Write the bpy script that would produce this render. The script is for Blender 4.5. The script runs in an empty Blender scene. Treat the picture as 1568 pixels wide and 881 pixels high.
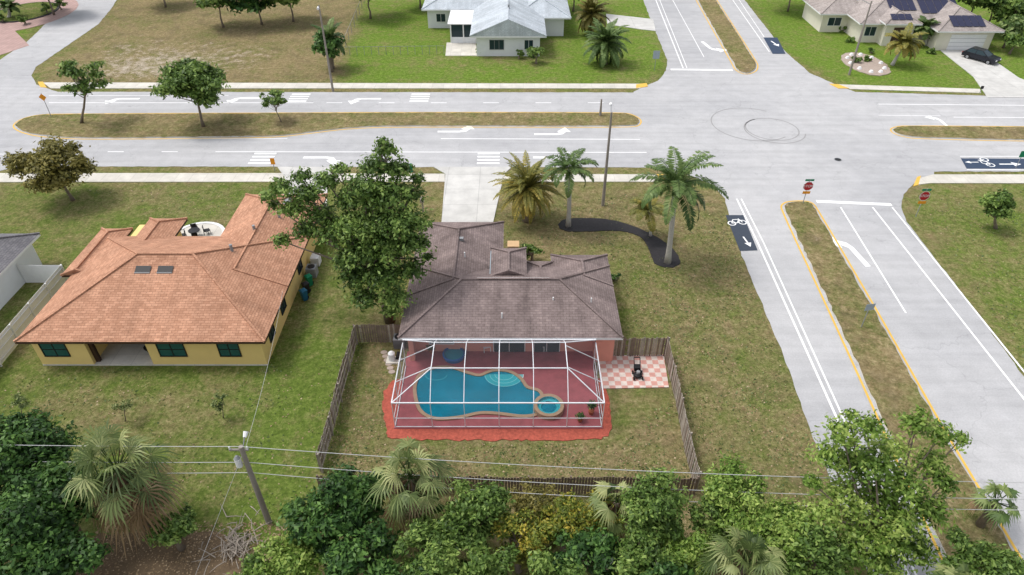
import bpy, bmesh, math, random
import numpy as np
from mathutils import Vector, Matrix
random.seed(7); RNG=np.random.default_rng(7)
# ---------------------------------------------------------------- site survey helpers
CH=34.0; PITCH=math.radians(37.7); FOC=1045.0
CP,SP=math.cos(PITCH),math.sin(PITCH)
def P(x,y,z=0.0):
    v=(440.5-y)/FOC; u=(x-784)/FOC; d=SP-v*CP; h=CH-z
    return Vector((h*u/d,h*(CP+v*SP)/d,z))
def Q(x,y,Y):
    v=(440.5-y)/FOC; u=(x-784)/FOC; d=SP-v*CP; r=(CP+v*SP)/d; h=Y/r
    return Vector((h*u/d,Y,CH-h))
def mpp(p): return (p[1]*CP+(CH-p[2])*SP)/FOC
K=1.14
def c(r,g,b,k=None):
    f=lambda s:(s/255/12.92 if s/255<=.04045 else ((s/255+.055)/1.055)**2.4)/(k or K)
    return (f(r),f(g),f(b),1)
# ---------------------------------------------------------------- materials
def newmat(name):
    m=bpy.data.materials.new(name); m.use_nodes=True
    nt=m.node_tree; b=nt.nodes['Principled BSDF']
    return m,nt,b
def N(nt,t,**k):
    n=nt.nodes.new(t)
    for a,v in k.items(): setattr(n,a,v)
    return n
def noise(nt,co,scale,detail=4,rough=.6):
    n=N(nt,'ShaderNodeTexNoise'); n.inputs['Scale'].default_value=scale
    n.inputs['Detail'].default_value=detail; n.inputs['Roughness'].default_value=rough
    nt.links.new(co,n.inputs['Vector']); return n.outputs['Fac']
def ramp(nt,fac,stops):
    r=N(nt,'ShaderNodeValToRGB'); e=r.color_ramp.elements
    while len(e)<len(stops): e.new(.5)
    for i,(p,col) in enumerate(stops):
        e[i].position=p; e[i].color=col if len(col)==4 else (*col,1)
    nt.links.new(fac,r.inputs[0]); return r.outputs[0]
def mix(nt,fac,a,b,mode='MIX'):
    m=N(nt,'ShaderNodeMix',data_type='RGBA',blend_type=mode)
    for s,v in ((0,fac),(6,a),(7,b)):
        if isinstance(v,(int,float)): m.inputs[s].default_value=v
        elif isinstance(v,tuple): m.inputs[s].default_value=v
        else: nt.links.new(v,m.inputs[s])
    return m.outputs[2]
def math_(nt,op,a,b=0.0,clamp=False):
    m=N(nt,'ShaderNodeMath',operation=op,use_clamp=clamp)
    for i,v in enumerate((a,b)):
        if isinstance(v,(int,float)): m.inputs[i].default_value=v
        else: nt.links.new(v,m.inputs[i])
    return m.outputs[0]
def bump(nt,b,h,st=.3,dist=.05):
    n=N(nt,'ShaderNodeBump'); n.inputs['Strength'].default_value=st; n.inputs['Distance'].default_value=dist
    nt.links.new(h,n.inputs['Height']); nt.links.new(n.outputs[0],b.inputs['Normal'])
def gray(v): return (v,v,v,1)
def simple(name,col,var=.15,scale=3.0,rough=.8,metal=0,bst=.15,fine=40):
    m,nt,b=newmat(name); co=N(nt,'ShaderNodeTexCoord').outputs['Object']
    n1=noise(nt,co,scale); n2=noise(nt,co,fine,3)
    f=math_(nt,'ADD',math_(nt,'MULTIPLY',n1,.6),math_(nt,'MULTIPLY',n2,.4))
    f=ramp(nt,f,[(.3,gray(1-var)),(.7,gray(1+var))])
    o=mix(nt,1.0,col,f,'MULTIPLY'); nt.links.new(o,b.inputs['Base Color'])
    b.inputs['Roughness'].default_value=rough; b.inputs['Metallic'].default_value=metal
    b.inputs['Specular IOR Level'].default_value=.25
    if bst: bump(nt,b,n2,bst,.02)
    return m
def asphalt_mat():
    m,nt,b=newmat('asphalt'); co=N(nt,'ShaderNodeTexCoord').outputs['Object']
    big=noise(nt,co,.06,5); mid=noise(nt,co,.7,5); fine=noise(nt,co,9,4,.75)
    mp=N(nt,'ShaderNodeMapping'); mp.inputs['Scale'].default_value=(.05,1.1,1); nt.links.new(co,mp.inputs[0])
    st=noise(nt,mp.outputs[0],1.0,4)
    base=ramp(nt,big,[(.3,c(178,178,180)),(.7,c(199,198,198))])
    base=mix(nt,.8,base,ramp(nt,mid,[(.25,gray(.87)),(.75,gray(1.08))]),'MULTIPLY')
    base=mix(nt,.8,base,ramp(nt,fine,[(.25,gray(.82)),(.75,gray(1.14))]),'MULTIPLY')
    base=mix(nt,.6,base,ramp(nt,st,[(.3,gray(.84)),(.6,gray(1.04))]),'MULTIPLY')
    v=N(nt,'ShaderNodeTexVoronoi',feature='DISTANCE_TO_EDGE'); v.inputs['Scale'].default_value=.13
    wob=N(nt,'ShaderNodeTexNoise'); wob.inputs['Scale'].default_value=.8; nt.links.new(co,wob.inputs['Vector'])
    wv=N(nt,'ShaderNodeVectorMath',operation='MULTIPLY_ADD'); nt.links.new(wob.outputs['Color'],wv.inputs[0]); wv.inputs[1].default_value=(2.2,2.2,0); nt.links.new(co,wv.inputs[2])
    nt.links.new(wv.outputs[0],v.inputs['Vector'])
    cr=ramp(nt,v.outputs['Distance'],[(.0,gray(.74)),(.006,gray(1))])
    base=mix(nt,.6,base,cr,'MULTIPLY')
    nt.links.new(base,b.inputs['Base Color']); b.inputs['Roughness'].default_value=.9; b.inputs['Specular IOR Level'].default_value=.15
    bump(nt,b,fine,.2,.01); return m
def concrete_mat(name,col,jx=1.5,jy=1.5,mort=.02,dark=.75):
    m,nt,b=newmat(name); co=N(nt,'ShaderNodeTexCoord').outputs['Object']
    br=N(nt,'ShaderNodeTexBrick'); br.offset=0; br.inputs['Scale'].default_value=1
    br.inputs['Brick Width'].default_value=jx; br.inputs['Row Height'].default_value=jy; br.inputs['Mortar Size'].default_value=mort
    br.inputs['Color1'].default_value=gray(.93); br.inputs['Color2'].default_value=gray(1.04); br.inputs['Mortar'].default_value=gray(dark)
    nt.links.new(co,br.inputs['Vector'])
    a=noise(nt,co,.8,6); f=noise(nt,co,14,4)
    o=mix(nt,1,col,br.outputs[0],'MULTIPLY')
    o=mix(nt,1,o,ramp(nt,a,[(.3,gray(.84)),(.65,gray(1.05))]),'MULTIPLY')
    o=mix(nt,1,o,ramp(nt,f,[(.3,gray(.93)),(.7,gray(1.05))]),'MULTIPLY')
    nt.links.new(o,b.inputs['Base Color']); b.inputs['Roughness'].default_value=.85; return m
def grass_mat(name,dry=None,sand=0.0):
    m,nt,b=newmat(name); co=N(nt,'ShaderNodeTexCoord').outputs['Object']
    at=N(nt,'ShaderNodeAttribute',attribute_name='zone'); sp=N(nt,'ShaderNodeSeparateColor'); nt.links.new(at.outputs['Color'],sp.inputs[0])
    n1=noise(nt,co,.16,5,.6); n2=noise(nt,co,.75,6,.72); n3=noise(nt,co,5.5,5,.8); n4=noise(nt,co,2.2,6,.8); n5=noise(nt,co,.38,6,.7)
    D=sp.outputs[0] if dry is None else dry
    f=math_(nt,'ADD',D,math_(nt,'MULTIPLY',math_(nt,'SUBTRACT',n1,.5),1.5))
    f=math_(nt,'ADD',f,math_(nt,'MULTIPLY',math_(nt,'SUBTRACT',n2,.5),2.4))
    f=math_(nt,'ADD',f,math_(nt,'MULTIPLY',math_(nt,'SUBTRACT',n3,.5),1.8),True)
    g=ramp(nt,n4,[(.3,c(68,82,38)),(.5,c(98,112,54)),(.7,c(130,140,76))])
    lush=ramp(nt,n4,[(.3,c(76,102,34)),(.5,c(108,136,50)),(.7,c(140,164,76))])
    g=mix(nt,sp.outputs[2],g,lush)
    br=ramp(nt,n4,[(.28,c(104,90,64)),(.5,c(146,130,95)),(.72,c(182,166,130))])
    o=mix(nt,f,g,br)
    dk=ramp(nt,n5,[(.50,gray(0)),(.66,gray(1))]); dkm=math_(nt,'MULTIPLY',math_(nt,'MULTIPLY',dk,D),.75)
    o=mix(nt,dkm,o,c(108,97,74))
    S=sp.outputs[1] if dry is None else sand
    sf=math_(nt,'ADD',S,math_(nt,'MULTIPLY',math_(nt,'SUBTRACT',n2,.5),1.8))
    sf=math_(nt,'ADD',sf,math_(nt,'MULTIPLY',math_(nt,'SUBTRACT',n3,.5),1.0))
    sf=ramp(nt,sf,[(.42,gray(0)),(.85,gray(1))])
    o=mix(nt,sf,o,c(196,184,168))
    o=mix(nt,.9,o,ramp(nt,n3,[(.25,gray(.58)),(.75,gray(1.36))]),'MULTIPLY')
    nt.links.new(o,b.inputs['Base Color']); b.inputs['Roughness'].default_value=1; b.inputs['Specular IOR Level'].default_value=.05
    h=math_(nt,'ADD',n3,n2); bump(nt,b,h,.7,.14); return m
def shingle_mat(name,c1,c2,c3,stain=.3):
    m,nt,b=newmat(name); uv=N(nt,'ShaderNodeTexCoord'); u=uv.outputs['UV']; co=uv.outputs['Object']
    br=N(nt,'ShaderNodeTexBrick'); br.inputs['Scale'].default_value=1
    br.inputs['Brick Width'].default_value=.42; br.inputs['Row Height'].default_value=.19; br.inputs['Mortar Size'].default_value=.012
    br.inputs['Bias'].default_value=0
    br.inputs['Color1'].default_value=c1; br.inputs['Color2'].default_value=c2; br.inputs['Mortar'].default_value=c3
    nt.links.new(u,br.inputs['Vector'])
    a=noise(nt,co,.45,5); f=noise(nt,u,6,4,.8)
    mp=N(nt,'ShaderNodeMapping'); mp.inputs['Scale'].default_value=(1.3,.18,1); nt.links.new(u,mp.inputs[0])
    s=noise(nt,mp.outputs[0],1,4)
    o=mix(nt,1,br.outputs[0],ramp(nt,a,[(.3,gray(1-stain)),(.65,gray(1.08))]),'MULTIPLY')
    o=mix(nt,1,o,ramp(nt,s,[(.35,gray(1-stain*.8)),(.65,gray(1.1))]),'MULTIPLY')
    o=mix(nt,1,o,ramp(nt,f,[(.3,gray(.8)),(.7,gray(1.2))]),'MULTIPLY')
    nt.links.new(o,b.inputs['Base Color']); b.inputs['Roughness'].default_value=.95; b.inputs['Specular IOR Level'].default_value=.1
    bump(nt,b,f,.3,.02); return m
def leaf_mat(name,dark,mid,light,trans=.3):
    m,nt,b=newmat(name); at=N(nt,'ShaderNodeAttribute',attribute_name='tint')
    o=ramp(nt,at.outputs['Fac'],[(.0,dark),(.5,mid),(1,light)])
    nt.links.new(o,b.inputs['Base Color']); b.inputs['Roughness'].default_value=.5; b.inputs['Specular IOR Level'].default_value=.3
    t=N(nt,'ShaderNodeBsdfTranslucent'); nt.links.new(o,t.inputs[0])
    ms=N(nt,'ShaderNodeMixShader'); ms.inputs[0].default_value=trans
    nt.links.new(b.outputs[0],ms.inputs[1]); nt.links.new(t.outputs[0],ms.inputs[2])
    nt.links.new(ms.outputs[0],nt.nodes['Material Output'].inputs[0]); return m
def screen_mat():
    m,nt,b=newmat('insect_screen'); b.inputs['Base Color'].default_value=(.09,.09,.1,1); b.inputs['Roughness'].default_value=.9
    t=N(nt,'ShaderNodeBsdfTransparent'); ms=N(nt,'ShaderNodeMixShader'); ms.inputs[0].default_value=.19
    nt.links.new(t.outputs[0],ms.inputs[1]); nt.links.new(b.outputs[0],ms.inputs[2])
    nt.links.new(ms.outputs[0],nt.nodes['Material Output'].inputs[0]); return m
def water_mat():
    m,nt,b=newmat('pool_water'); co=N(nt,'ShaderNodeTexCoord').outputs['Object']
    g=N(nt,'ShaderNodeBsdfGlossy'); g.inputs['Roughness'].default_value=.03
    t=N(nt,'ShaderNodeBsdfTransparent'); t.inputs[0].default_value=(.5,.9,.95,1)
    fr=N(nt,'ShaderNodeFresnel'); fr.inputs[0].default_value=1.33
    bp=N(nt,'ShaderNodeBump'); bp.inputs['Strength'].default_value=.25; bp.inputs['Distance'].default_value=.03
    nt.links.new(noise(nt,co,5,3),bp.inputs['Height']); nt.links.new(bp.outputs[0],g.inputs['Normal']); nt.links.new(bp.outputs[0],fr.inputs['Normal'])
    ms=N(nt,'ShaderNodeMixShader'); nt.links.new(fr.outputs[0],ms.inputs[0]); nt.links.new(t.outputs[0],ms.inputs[1]); nt.links.new(g.outputs[0],ms.inputs[2])
    nt.links.new(ms.outputs[0],nt.nodes['Material Output'].inputs[0]); return m
def checker_mat():
    m,nt,b=newmat('checker_pavers'); co=N(nt,'ShaderNodeTexCoord').outputs['Object']
    ck=N(nt,'ShaderNodeTexChecker'); ck.inputs['Scale'].default_value=2.4
    mp=N(nt,'ShaderNodeMapping'); mp.inputs['Location'].default_value=(0,0,.5); mp.inputs['Scale'].default_value=(1,1,0); nt.links.new(co,mp.inputs[0]); nt.links.new(mp.outputs[0],ck.inputs['Vector'])
    ck.inputs['Color1'].default_value=c(212,158,146); ck.inputs['Color2'].default_value=c(222,208,198)
    o=mix(nt,1,ck.outputs[0],ramp(nt,noise(nt,co,2.5,5),[(.3,gray(.8)),(.7,gray(1.08))]),'MULTIPLY')
    nt.links.new(o,b.inputs['Base Color']); b.inputs['Roughness'].default_value=.9; return m
M={}
M['asphalt']=asphalt_mat()
M['concrete']=concrete_mat('concrete_walk',c(218,213,202))
M['drive']=concrete_mat('concrete_drive',c(210,208,203),3.3,3.0,.03)
M['grass']=grass_mat('grass')
M['verge']=grass_mat('verge_grass',dry=.74,sand=.12)
M['white']=simple('white_paint',c(236,236,236),.05)
M['line']=simple('road_line_white',c(250,250,249),.06,1.5)
M['yellow']=simple('road_line_yellow',c(230,186,86),.12,1.5)
M['black']=simple('black_asphalt_paint',c(66,74,86),.12,2)
M['navy']=simple('navy_asphalt_paint',c(60,74,96),.12,2)
M['tyre']=simple('tyre_mark',c(156,155,154),.04)
M['roof_main']=shingle_mat('roof_grey_brown',c(153,137,133),c(137,122,119),c(108,96,94),.28)
M['roof_tan']=shingle_mat('roof_terracotta',c(204,156,128),c(180,134,108),c(144,106,86),.14)
M['roof_grey']=shingle_mat('roof_grey',c(136,134,136),c(122,120,124),c(96,96,98),.2)
M['roof_white']=shingle_mat('roof_pale',c(202,208,214),c(190,198,204),c(156,164,170),.16)
M['roof_beige']=shingle_mat('roof_beige',c(186,176,170),c(168,158,153),c(140,130,126),.22)
M['yellow_wall']=simple('yellow_stucco',c(246,216,142),.05,1.2)
M['pink_wall']=simple('pink_stucco',c(236,164,146),.06,1.2)
M['white_wall']=simple('white_stucco',c(232,234,236),.05,1.2)
M['cream_wall']=simple('cream_stucco',c(228,222,206),.05,1.2)
M['glass']=simple('window_glass',c(42,60,66),.1,1,rough=.08,bst=0)
M['teal_glass']=simple('teal_window_glass',c(40,92,88),.2,1,rough=.1,bst=0)
M['dark']=simple('dark_metal',c(38,38,40),.1,5,rough=.5)
M['bronze']=simple('bronze_frame',c(72,52,42),.1,5,rough=.5)
M['grey_metal']=simple('grey_metal',c(150,152,154),.1,5,rough=.45)
M['wire']=simple('wire_metal',c(190,190,190),.05,5,rough=.45,bst=0)
M['wood']=simple('weathered_wood',c(168,158,146),.34,2.2,fine=12)
M['darkwood']=simple('dark_fence_wood',c(132,116,104),.32,2.2,fine=12)
M['pole']=simple('pole_wood',c(150,142,134),.2,2)
M['bark']=simple('bark',c(126,114,100),.3,4,fine=20,bst=.5)
M['palmbark']=simple('palm_bark',c(184,180,172),.2,5,fine=20)
m,nt,b=newmat('red_deck'); co=N(nt,'ShaderNodeTexCoord').outputs['Object']
o=mix(nt,1,c(166,86,92),ramp(nt,noise(nt,co,1.2,5),[(.3,gray(.76)),(.7,gray(1.12))]),'MULTIPLY')
nt.links.new(o,b.inputs['Base Color']); b.inputs['Roughness'].default_value=.6; M['deck']=m
M['mulch']=simple('red_mulch',c(176,88,72),.42,5,fine=11,bst=.6)
M['blackmulch']=simple('black_mulch',c(52,50,52),.35,6,fine=14,bst=.6)
M['coping']=simple('pool_coping',c(178,150,124),.15,5)
M['poolfloor']=simple('pool_floor',c(34,150,172),.2,.55)
M['poolstep']=simple('pool_step',c(122,200,204),.08,2)
M['water']=water_mat(); M['screen']=screen_mat(); M['alu']=simple('white_aluminium',c(232,234,238),.03,rough=.4)
M['checker']=checker_mat()
M['red']=simple('sign_red',c(176,34,42),.05,rough=.5)
M['orange']=simple('sign_amber',c(228,150,40),.05); M['signgreen']=simple('sign_green',c(30,130,92),.05)
M['solar']=simple('solar_panel',c(52,54,78),.1,2,rough=.15,bst=0)
M['carpaint']=simple('car_paint',c(40,42,50),.05,1,rough=.18,bst=0)
M['rubber']=simple('rubber',c(30,30,30),.1)
M['blue']=simple('blue_plastic',c(24,104,168),.08,2,rough=.4)
M['binblue']=simple('bin_teal_plastic',c(34,96,124),.1,2,rough=.5)
M['terracotta']=simple('terracotta',c(176,98,66),.12)
M['pinkdrive']=concrete_mat('pink_paver_drive',c(186,154,146),.6,.6,.03)
M['plywood']=simple('tan_board',c(206,172,130),.1)
M['flash']=simple('blue_grey_siding',c(160,172,180),.1)
M['twig']=simple('dead_twigs',c(160,150,138),.3)
M['rock']=simple('rock',c(176,160,148),.25,4)
M['litter_soil']=simple('leaf_litter_soil',c(110,92,70),.4,2,fine=9,bst=.6)
L={}
L['mid']=leaf_mat('leaf_mid',c(54,78,30),c(98,128,56),c(160,184,96))
L['bright']=leaf_mat('leaf_bright',c(70,98,30),c(120,152,62),c(182,200,106))
L['darkg']=leaf_mat('leaf_dark',c(30,56,24),c(64,100,44),c(116,154,74))
L['olive']=leaf_mat('leaf_olive',c(76,78,34),c(128,122,60),c(170,158,88))
L['yellowish']=leaf_mat('leaf_yellowish',c(76,92,28),c(126,140,54),c(206,184,74))
L['palm']=leaf_mat('palm_leaf',c(60,86,42),c(106,132,72),c(164,180,112))
L['date']=leaf_mat('date_palm_leaf',c(84,94,42),c(146,144,74),c(212,186,92))
L['sabal']=leaf_mat('sabal_leaf',c(70,90,46),c(126,142,84),c(190,194,132))
L['dead']=leaf_mat('dead_frond',c(104,82,58),c(158,132,98),c(202,180,148),.1)
# ---------------------------------------------------------------- mesh builder
def empty(name,loc=(0,0,0)):
    e=bpy.data.objects.new(name,None); e.empty_display_size=.3; bpy.context.collection.objects.link(e); return e
class MB:
    def __init__(s): s.v=[]; s.f=[]; s.m=[]; s.ms=[]
    def mi(s,mat):
        if mat not in s.ms: s.ms.append(mat)
        return s.ms.index(mat)
    def face(s,pts,mat):
        i=len(s.v); s.v+= [tuple(p) for p in pts]; s.f.append(tuple(range(i,i+len(pts)))); s.m.append(s.mi(mat))
    def box(s,x0,x1,y0,y1,z0,z1,mat,rot=0,piv=None):
        ps=[(x0,y0,z0),(x1,y0,z0),(x1,y1,z0),(x0,y1,z0),(x0,y0,z1),(x1,y0,z1),(x1,y1,z1),(x0,y1,z1)]
        if rot:
            cx,cy=piv or ((x0+x1)/2,(y0+y1)/2); a,b=math.cos(rot),math.sin(rot)
            ps=[(cx+(p[0]-cx)*a-(p[1]-cy)*b,cy+(p[0]-cx)*b+(p[1]-cy)*a,p[2]) for p in ps]
        i=len(s.v); s.v+=ps; k=s.mi(mat)
        for f in ((0,3,2,1),(4,5,6,7),(0,1,5,4),(1,2,6,5),(2,3,7,6),(3,0,4,7)):
            s.f.append(tuple(i+j for j in f)); s.m.append(k)
    def slab(s,pts,z0,z1,mat,side=None):
        n=len(pts); A=sum(pts[i][0]*pts[(i+1)%n][1]-pts[(i+1)%n][0]*pts[i][1] for i in range(n))
        if A<0: pts=pts[::-1]
        s.face([(p[0],p[1],z1) for p in pts],mat)
        for i in range(n):
            a,b=pts[i],pts[(i+1)%n]
            s.face([(a[0],a[1],z0),(b[0],b[1],z0),(b[0],b[1],z1),(a[0],a[1],z1)],side or mat)
    def tube(s,pts,rad,mat,n=8,cap=True):
        k=s.mi(mat); rings=[]
        for i,p in enumerate(pts):
            p=Vector(p); d=(Vector(pts[min(i+1,len(pts)-1)])-Vector(pts[max(i-1,0)])).normalized()
            a=d.orthogonal().normalized() if abs(d.z)<.9 else Vector((1,0,0)); a=(a-d*a.dot(d)).normalized(); b=d.cross(a)
            r=rad[i] if hasattr(rad,'__len__') else rad; st=len(s.v)
            for j in range(n):
                t=2*math.pi*j/n; s.v.append(tuple(p+a*math.cos(t)*r+b*math.sin(t)*r))
            rings.append(st)
        for i in range(len(rings)-1):
            for j in range(n):
                s.f.append((rings[i]+j,rings[i]+(j+1)%n,rings[i+1]+(j+1)%n,rings[i+1]+j)); s.m.append(k)
        if cap:
            s.f.append(tuple(rings[0]+j for j in range(n))[::-1]); s.m.append(k)
            s.f.append(tuple(rings[-1]+j for j in range(n))); s.m.append(k)
    def beam(s,a,b,w,mat):
        a,b=Vector(a),Vector(b); d=(b-a).normalized(); u=Vector((0,0,1)) if abs(d.z)<.95 else Vector((1,0,0))
        x=d.cross(u).normalized()*w/2; y=x.normalized().cross(d)*w/2; i=len(s.v); k=s.mi(mat)
        for p in (a,b):
            for sx,sy in ((-1,-1),(1,-1),(1,1),(-1,1)): s.v.append(tuple(p+x*sx+y*sy))
        for f in ((0,1,2,3),(4,7,6,5),(0,4,5,1),(1,5,6,2),(2,6,7,3),(3,7,4,0)): s.f.append(tuple(i+j for j in f)); s.m.append(k)
    def hip(s,x0,x1,y0,y1,ze,sl,mat,fas,th=.2,gable=()):
        w,d=x1-x0,y1-y0
        if ('n' in gable or 's' in gable) or (d>w and not('e' in gable or 'w' in gable)):
            r=w/2; xc=(x0+x1)/2; a=Vector((xc,y0+(0 if 's' in gable else r),ze+r*sl)); b=Vector((xc,y1-(0 if 'n' in gable else r),ze+r*sl))
            T=[[(x1,y0,ze),(x1,y1,ze),b,a],[(x0,y1,ze),(x0,y0,ze),a,b],[(x0,y0,ze),(x1,y0,ze),a],[(x1,y1,ze),(x0,y1,ze),b]]
            caps=[(b,(x0,y1,ze)),(b,(x1,y1,ze)),(a,(x0,y0,ze)),(a,(x1,y0,ze)),(a,b)]
        else:
            r=d/2; yc=(y0+y1)/2; a=Vector((x0+(0 if 'w' in gable else r),yc,ze+r*sl)); b=Vector((x1-(0 if 'e' in gable else r),yc,ze+r*sl))
            T=[[(x0,y0,ze),(x1,y0,ze),b,a],[(x1,y1,ze),(x0,y1,ze),a,b],[(x0,y1,ze),(x0,y0,ze),a],[(x1,y0,ze),(x1,y1,ze),b]]
            caps=[(a,(x0,y1,ze)),(a,(x0,y0,ze)),(b,(x1,y0,ze)),(b,(x1,y1,ze)),(a,b)]
        for t in T: s.face(t,mat)
        for p,q in caps:
            s.beam(Vector(p)+Vector((0,0,.015)),Vector(q)+Vector((0,0,.015)),.16,mat)
        for p,q in (((x0,y0),(x1,y0)),((x1,y0),(x1,y1)),((x1,y1),(x0,y1)),((x0,y1),(x0,y0))):
            s.face([(p[0],p[1],ze-th),(q[0],q[1],ze-th),(q[0],q[1],ze),(p[0],p[1],ze)],fas)
        s.face([(x0,y0,ze-th),(x0,y1,ze-th),(x1,y1,ze-th),(x1,y0,ze-th)],fas)
    def build(s,name,parent=None,smooth=False,uv=False):
        me=bpy.data.meshes.new(name); me.from_pydata(s.v,[],s.f)
        for k in s.ms: me.materials.append(k)
        me.polygons.foreach_set('material_index',s.m)
        if smooth: me.polygons.foreach_set('use_smooth',[True]*len(s.f))
        if uv:
            ul=me.uv_layers.new(name='UVMap')
            for p in me.polygons:
                n=p.normal; t=Vector((0,0,1)).cross(n)
                t=t.normalized() if t.length>.05 else Vector((1,0,0)); q=n.cross(t)
                for li in p.loop_indices:
                    co=me.vertices[me.loops[li].vertex_index].co; ul.data[li].uv=(co.dot(t),co.dot(q))
        me.update(); o=bpy.data.objects.new(name,me); bpy.context.collection.objects.link(o)
        if parent: o.parent=parent
        return o
def quadmesh(name,V,tint,mat,parent=None,smooth=False):
    n=len(V)//4; me=bpy.data.meshes.new(name); me.vertices.add(n*4); me.vertices.foreach_set('co',V.astype(np.float32).ravel())
    me.loops.add(n*4); me.loops.foreach_set('vertex_index',np.arange(n*4,dtype=np.int32))
    me.polygons.add(n); me.polygons.foreach_set('loop_start',np.arange(0,n*4,4,dtype=np.int32)); me.polygons.foreach_set('loop_total',np.full(n,4,dtype=np.int32))
    me.update(calc_edges=True); a=me.attributes.new('tint','FLOAT','POINT'); a.data.foreach_set('value',np.repeat(tint,4).astype(np.float32))
    me.materials.append(mat); o=bpy.data.objects.new(name,me); bpy.context.collection.objects.link(o)
    if parent: o.parent=parent
    return o
def nrm(a): return a/np.maximum(np.linalg.norm(a,axis=1,keepdims=True),1e-6)
def leaves(lobes,size,dens=1.0):
    Vs=[];Ts=[]
    for (cx,r) in lobes:
        cx=np.array(cx); r=np.array(r); area=4*math.pi*((r[0]*r[1]+r[0]*r[2]+r[1]*r[2])/3)
        n=int(area*dens*1.5/(size*size*.95)); n=max(n,40)
        d=nrm(RNG.normal(size=(n,3))); d[:,2]=np.where(d[:,2]<-.3,-d[:,2]*.8,d[:,2])
        ph=RNG.random(3)*6; lump=1+.25*np.sin(d[:,0]*6+ph[0])*np.sin(d[:,1]*6+ph[1])+.2*np.sin(d[:,2]*10+ph[2]+d[:,0]*8)
        rad=(RNG.random(n)**.4)*lump*(1+.13*RNG.normal(size=n))
        p=cx+d*r*rad[:,None]
        nn=nrm(d*.7+RNG.normal(size=(n,3))*.5+np.array([0,0,.45])); t=nrm(np.cross(nn,RNG.normal(size=(n,3)))); b=np.cross(nn,t)
        a=(size*(.5+.85*RNG.random(n)))[:,None]
        q=np.stack([p-t*a,p+b*a*.48,p+t*a,p-b*a*.48],1)
        Vs.append(q.reshape(-1,3)); lt=RNG.normal()*.14
        Ts.append(np.clip(.44+lt+RNG.normal(size=n)*.19+.14*(lump-1)/.2,0,1))
    return np.concatenate(Vs),np.concatenate(Ts)
def tree(name,base,cen,rad,leafm,nl=14,size=.16,dens=1.0,tr=.16,lobe=(.3,.48),extra=None,seed=None,limbs=True):
    rnd=random.Random(seed if seed is not None else int(abs(cen[0]*131+cen[1]*17)*10))
    e=empty(name); cen=Vector(cen); base=Vector(base); rx,ry,rz=rad
    lobes=[]
    for i in range(nl):
        while True:
            d=Vector((rnd.uniform(-1,1),rnd.uniform(-1,1),rnd.uniform(-.8,1)))
            if .25<d.length<1: break
        k=rnd.uniform(*lobe)
        p=cen+Vector((d.x*rx*.82,d.y*ry*.82,d.z*rz*.75)); rr=(rx+ry)/2*k
        lobes.append((tuple(p),(rr*rnd.uniform(.8,1.25),rr*rnd.uniform(.8,1.25),rr*rnd.uniform(.55,.85))))
    if extra: lobes+=extra
    mb=MB(); top=cen+Vector((0,0,-rz*.25)); pts=[];rs=[]
    for i in range(6):
        t=i/5; p=base.lerp(top,t); p=p+Vector((rnd.uniform(-1,1)*tr*.7,rnd.uniform(-1,1)*tr*.7,0)) if 0<i<5 else p
        pts.append(p); rs.append(tr*(1.35 if i==0 else 1-.5*t))
    mb.tube(pts,rs,M['bark'],8)
    for l,r in lobes:
        st=pts[3].lerp(pts[5],rnd.random()) if limbs else pts[4]; en=Vector(l); md=st.lerp(en,.5)+Vector((rnd.uniform(-.2,.2),rnd.uniform(-.2,.2),-.1*(en-st).length*.5))
        mb.tube([st,md,en],[tr*.42,tr*.26,tr*.1],M['bark'],5,False)
        for _ in range(2):
            q=en+Vector((rnd.uniform(-1,1)*r[0]*.8,rnd.uniform(-1,1)*r[1]*.8,rnd.uniform(-.2,.9)*r[2])); mb.tube([md.lerp(en,.7),q],[tr*.12,tr*.05],M['bark'],4,False)
    mb.build('trunk_and_limbs',e,True)
    V,T=leaves(lobes,size,dens); quadmesh('foliage',V,T,leafm,e); return e
def treepx(name,bpx,cpx,rpx,leafm,dy=0,**k):
    b=P(*bpx); cen=Q(cpx[0],cpx[1],b.y+dy); m=mpp(cen); r=rpx if isinstance(rpx,tuple) else (rpx,rpx,rpx*.8)
    return tree(name,b,cen,(r[0]*m,r[1]*m,r[2]*m),leafm,**k)
def treez(name,cx,cy,z,rpx,leafm,rzf=.8,**k):
    cen=P(cx,cy,z); r=rpx*mpp(cen); return tree(name,(cen.x,cen.y,0),cen,(r,r,min(r*rzf,z*.85)),leafm,**k)
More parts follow.
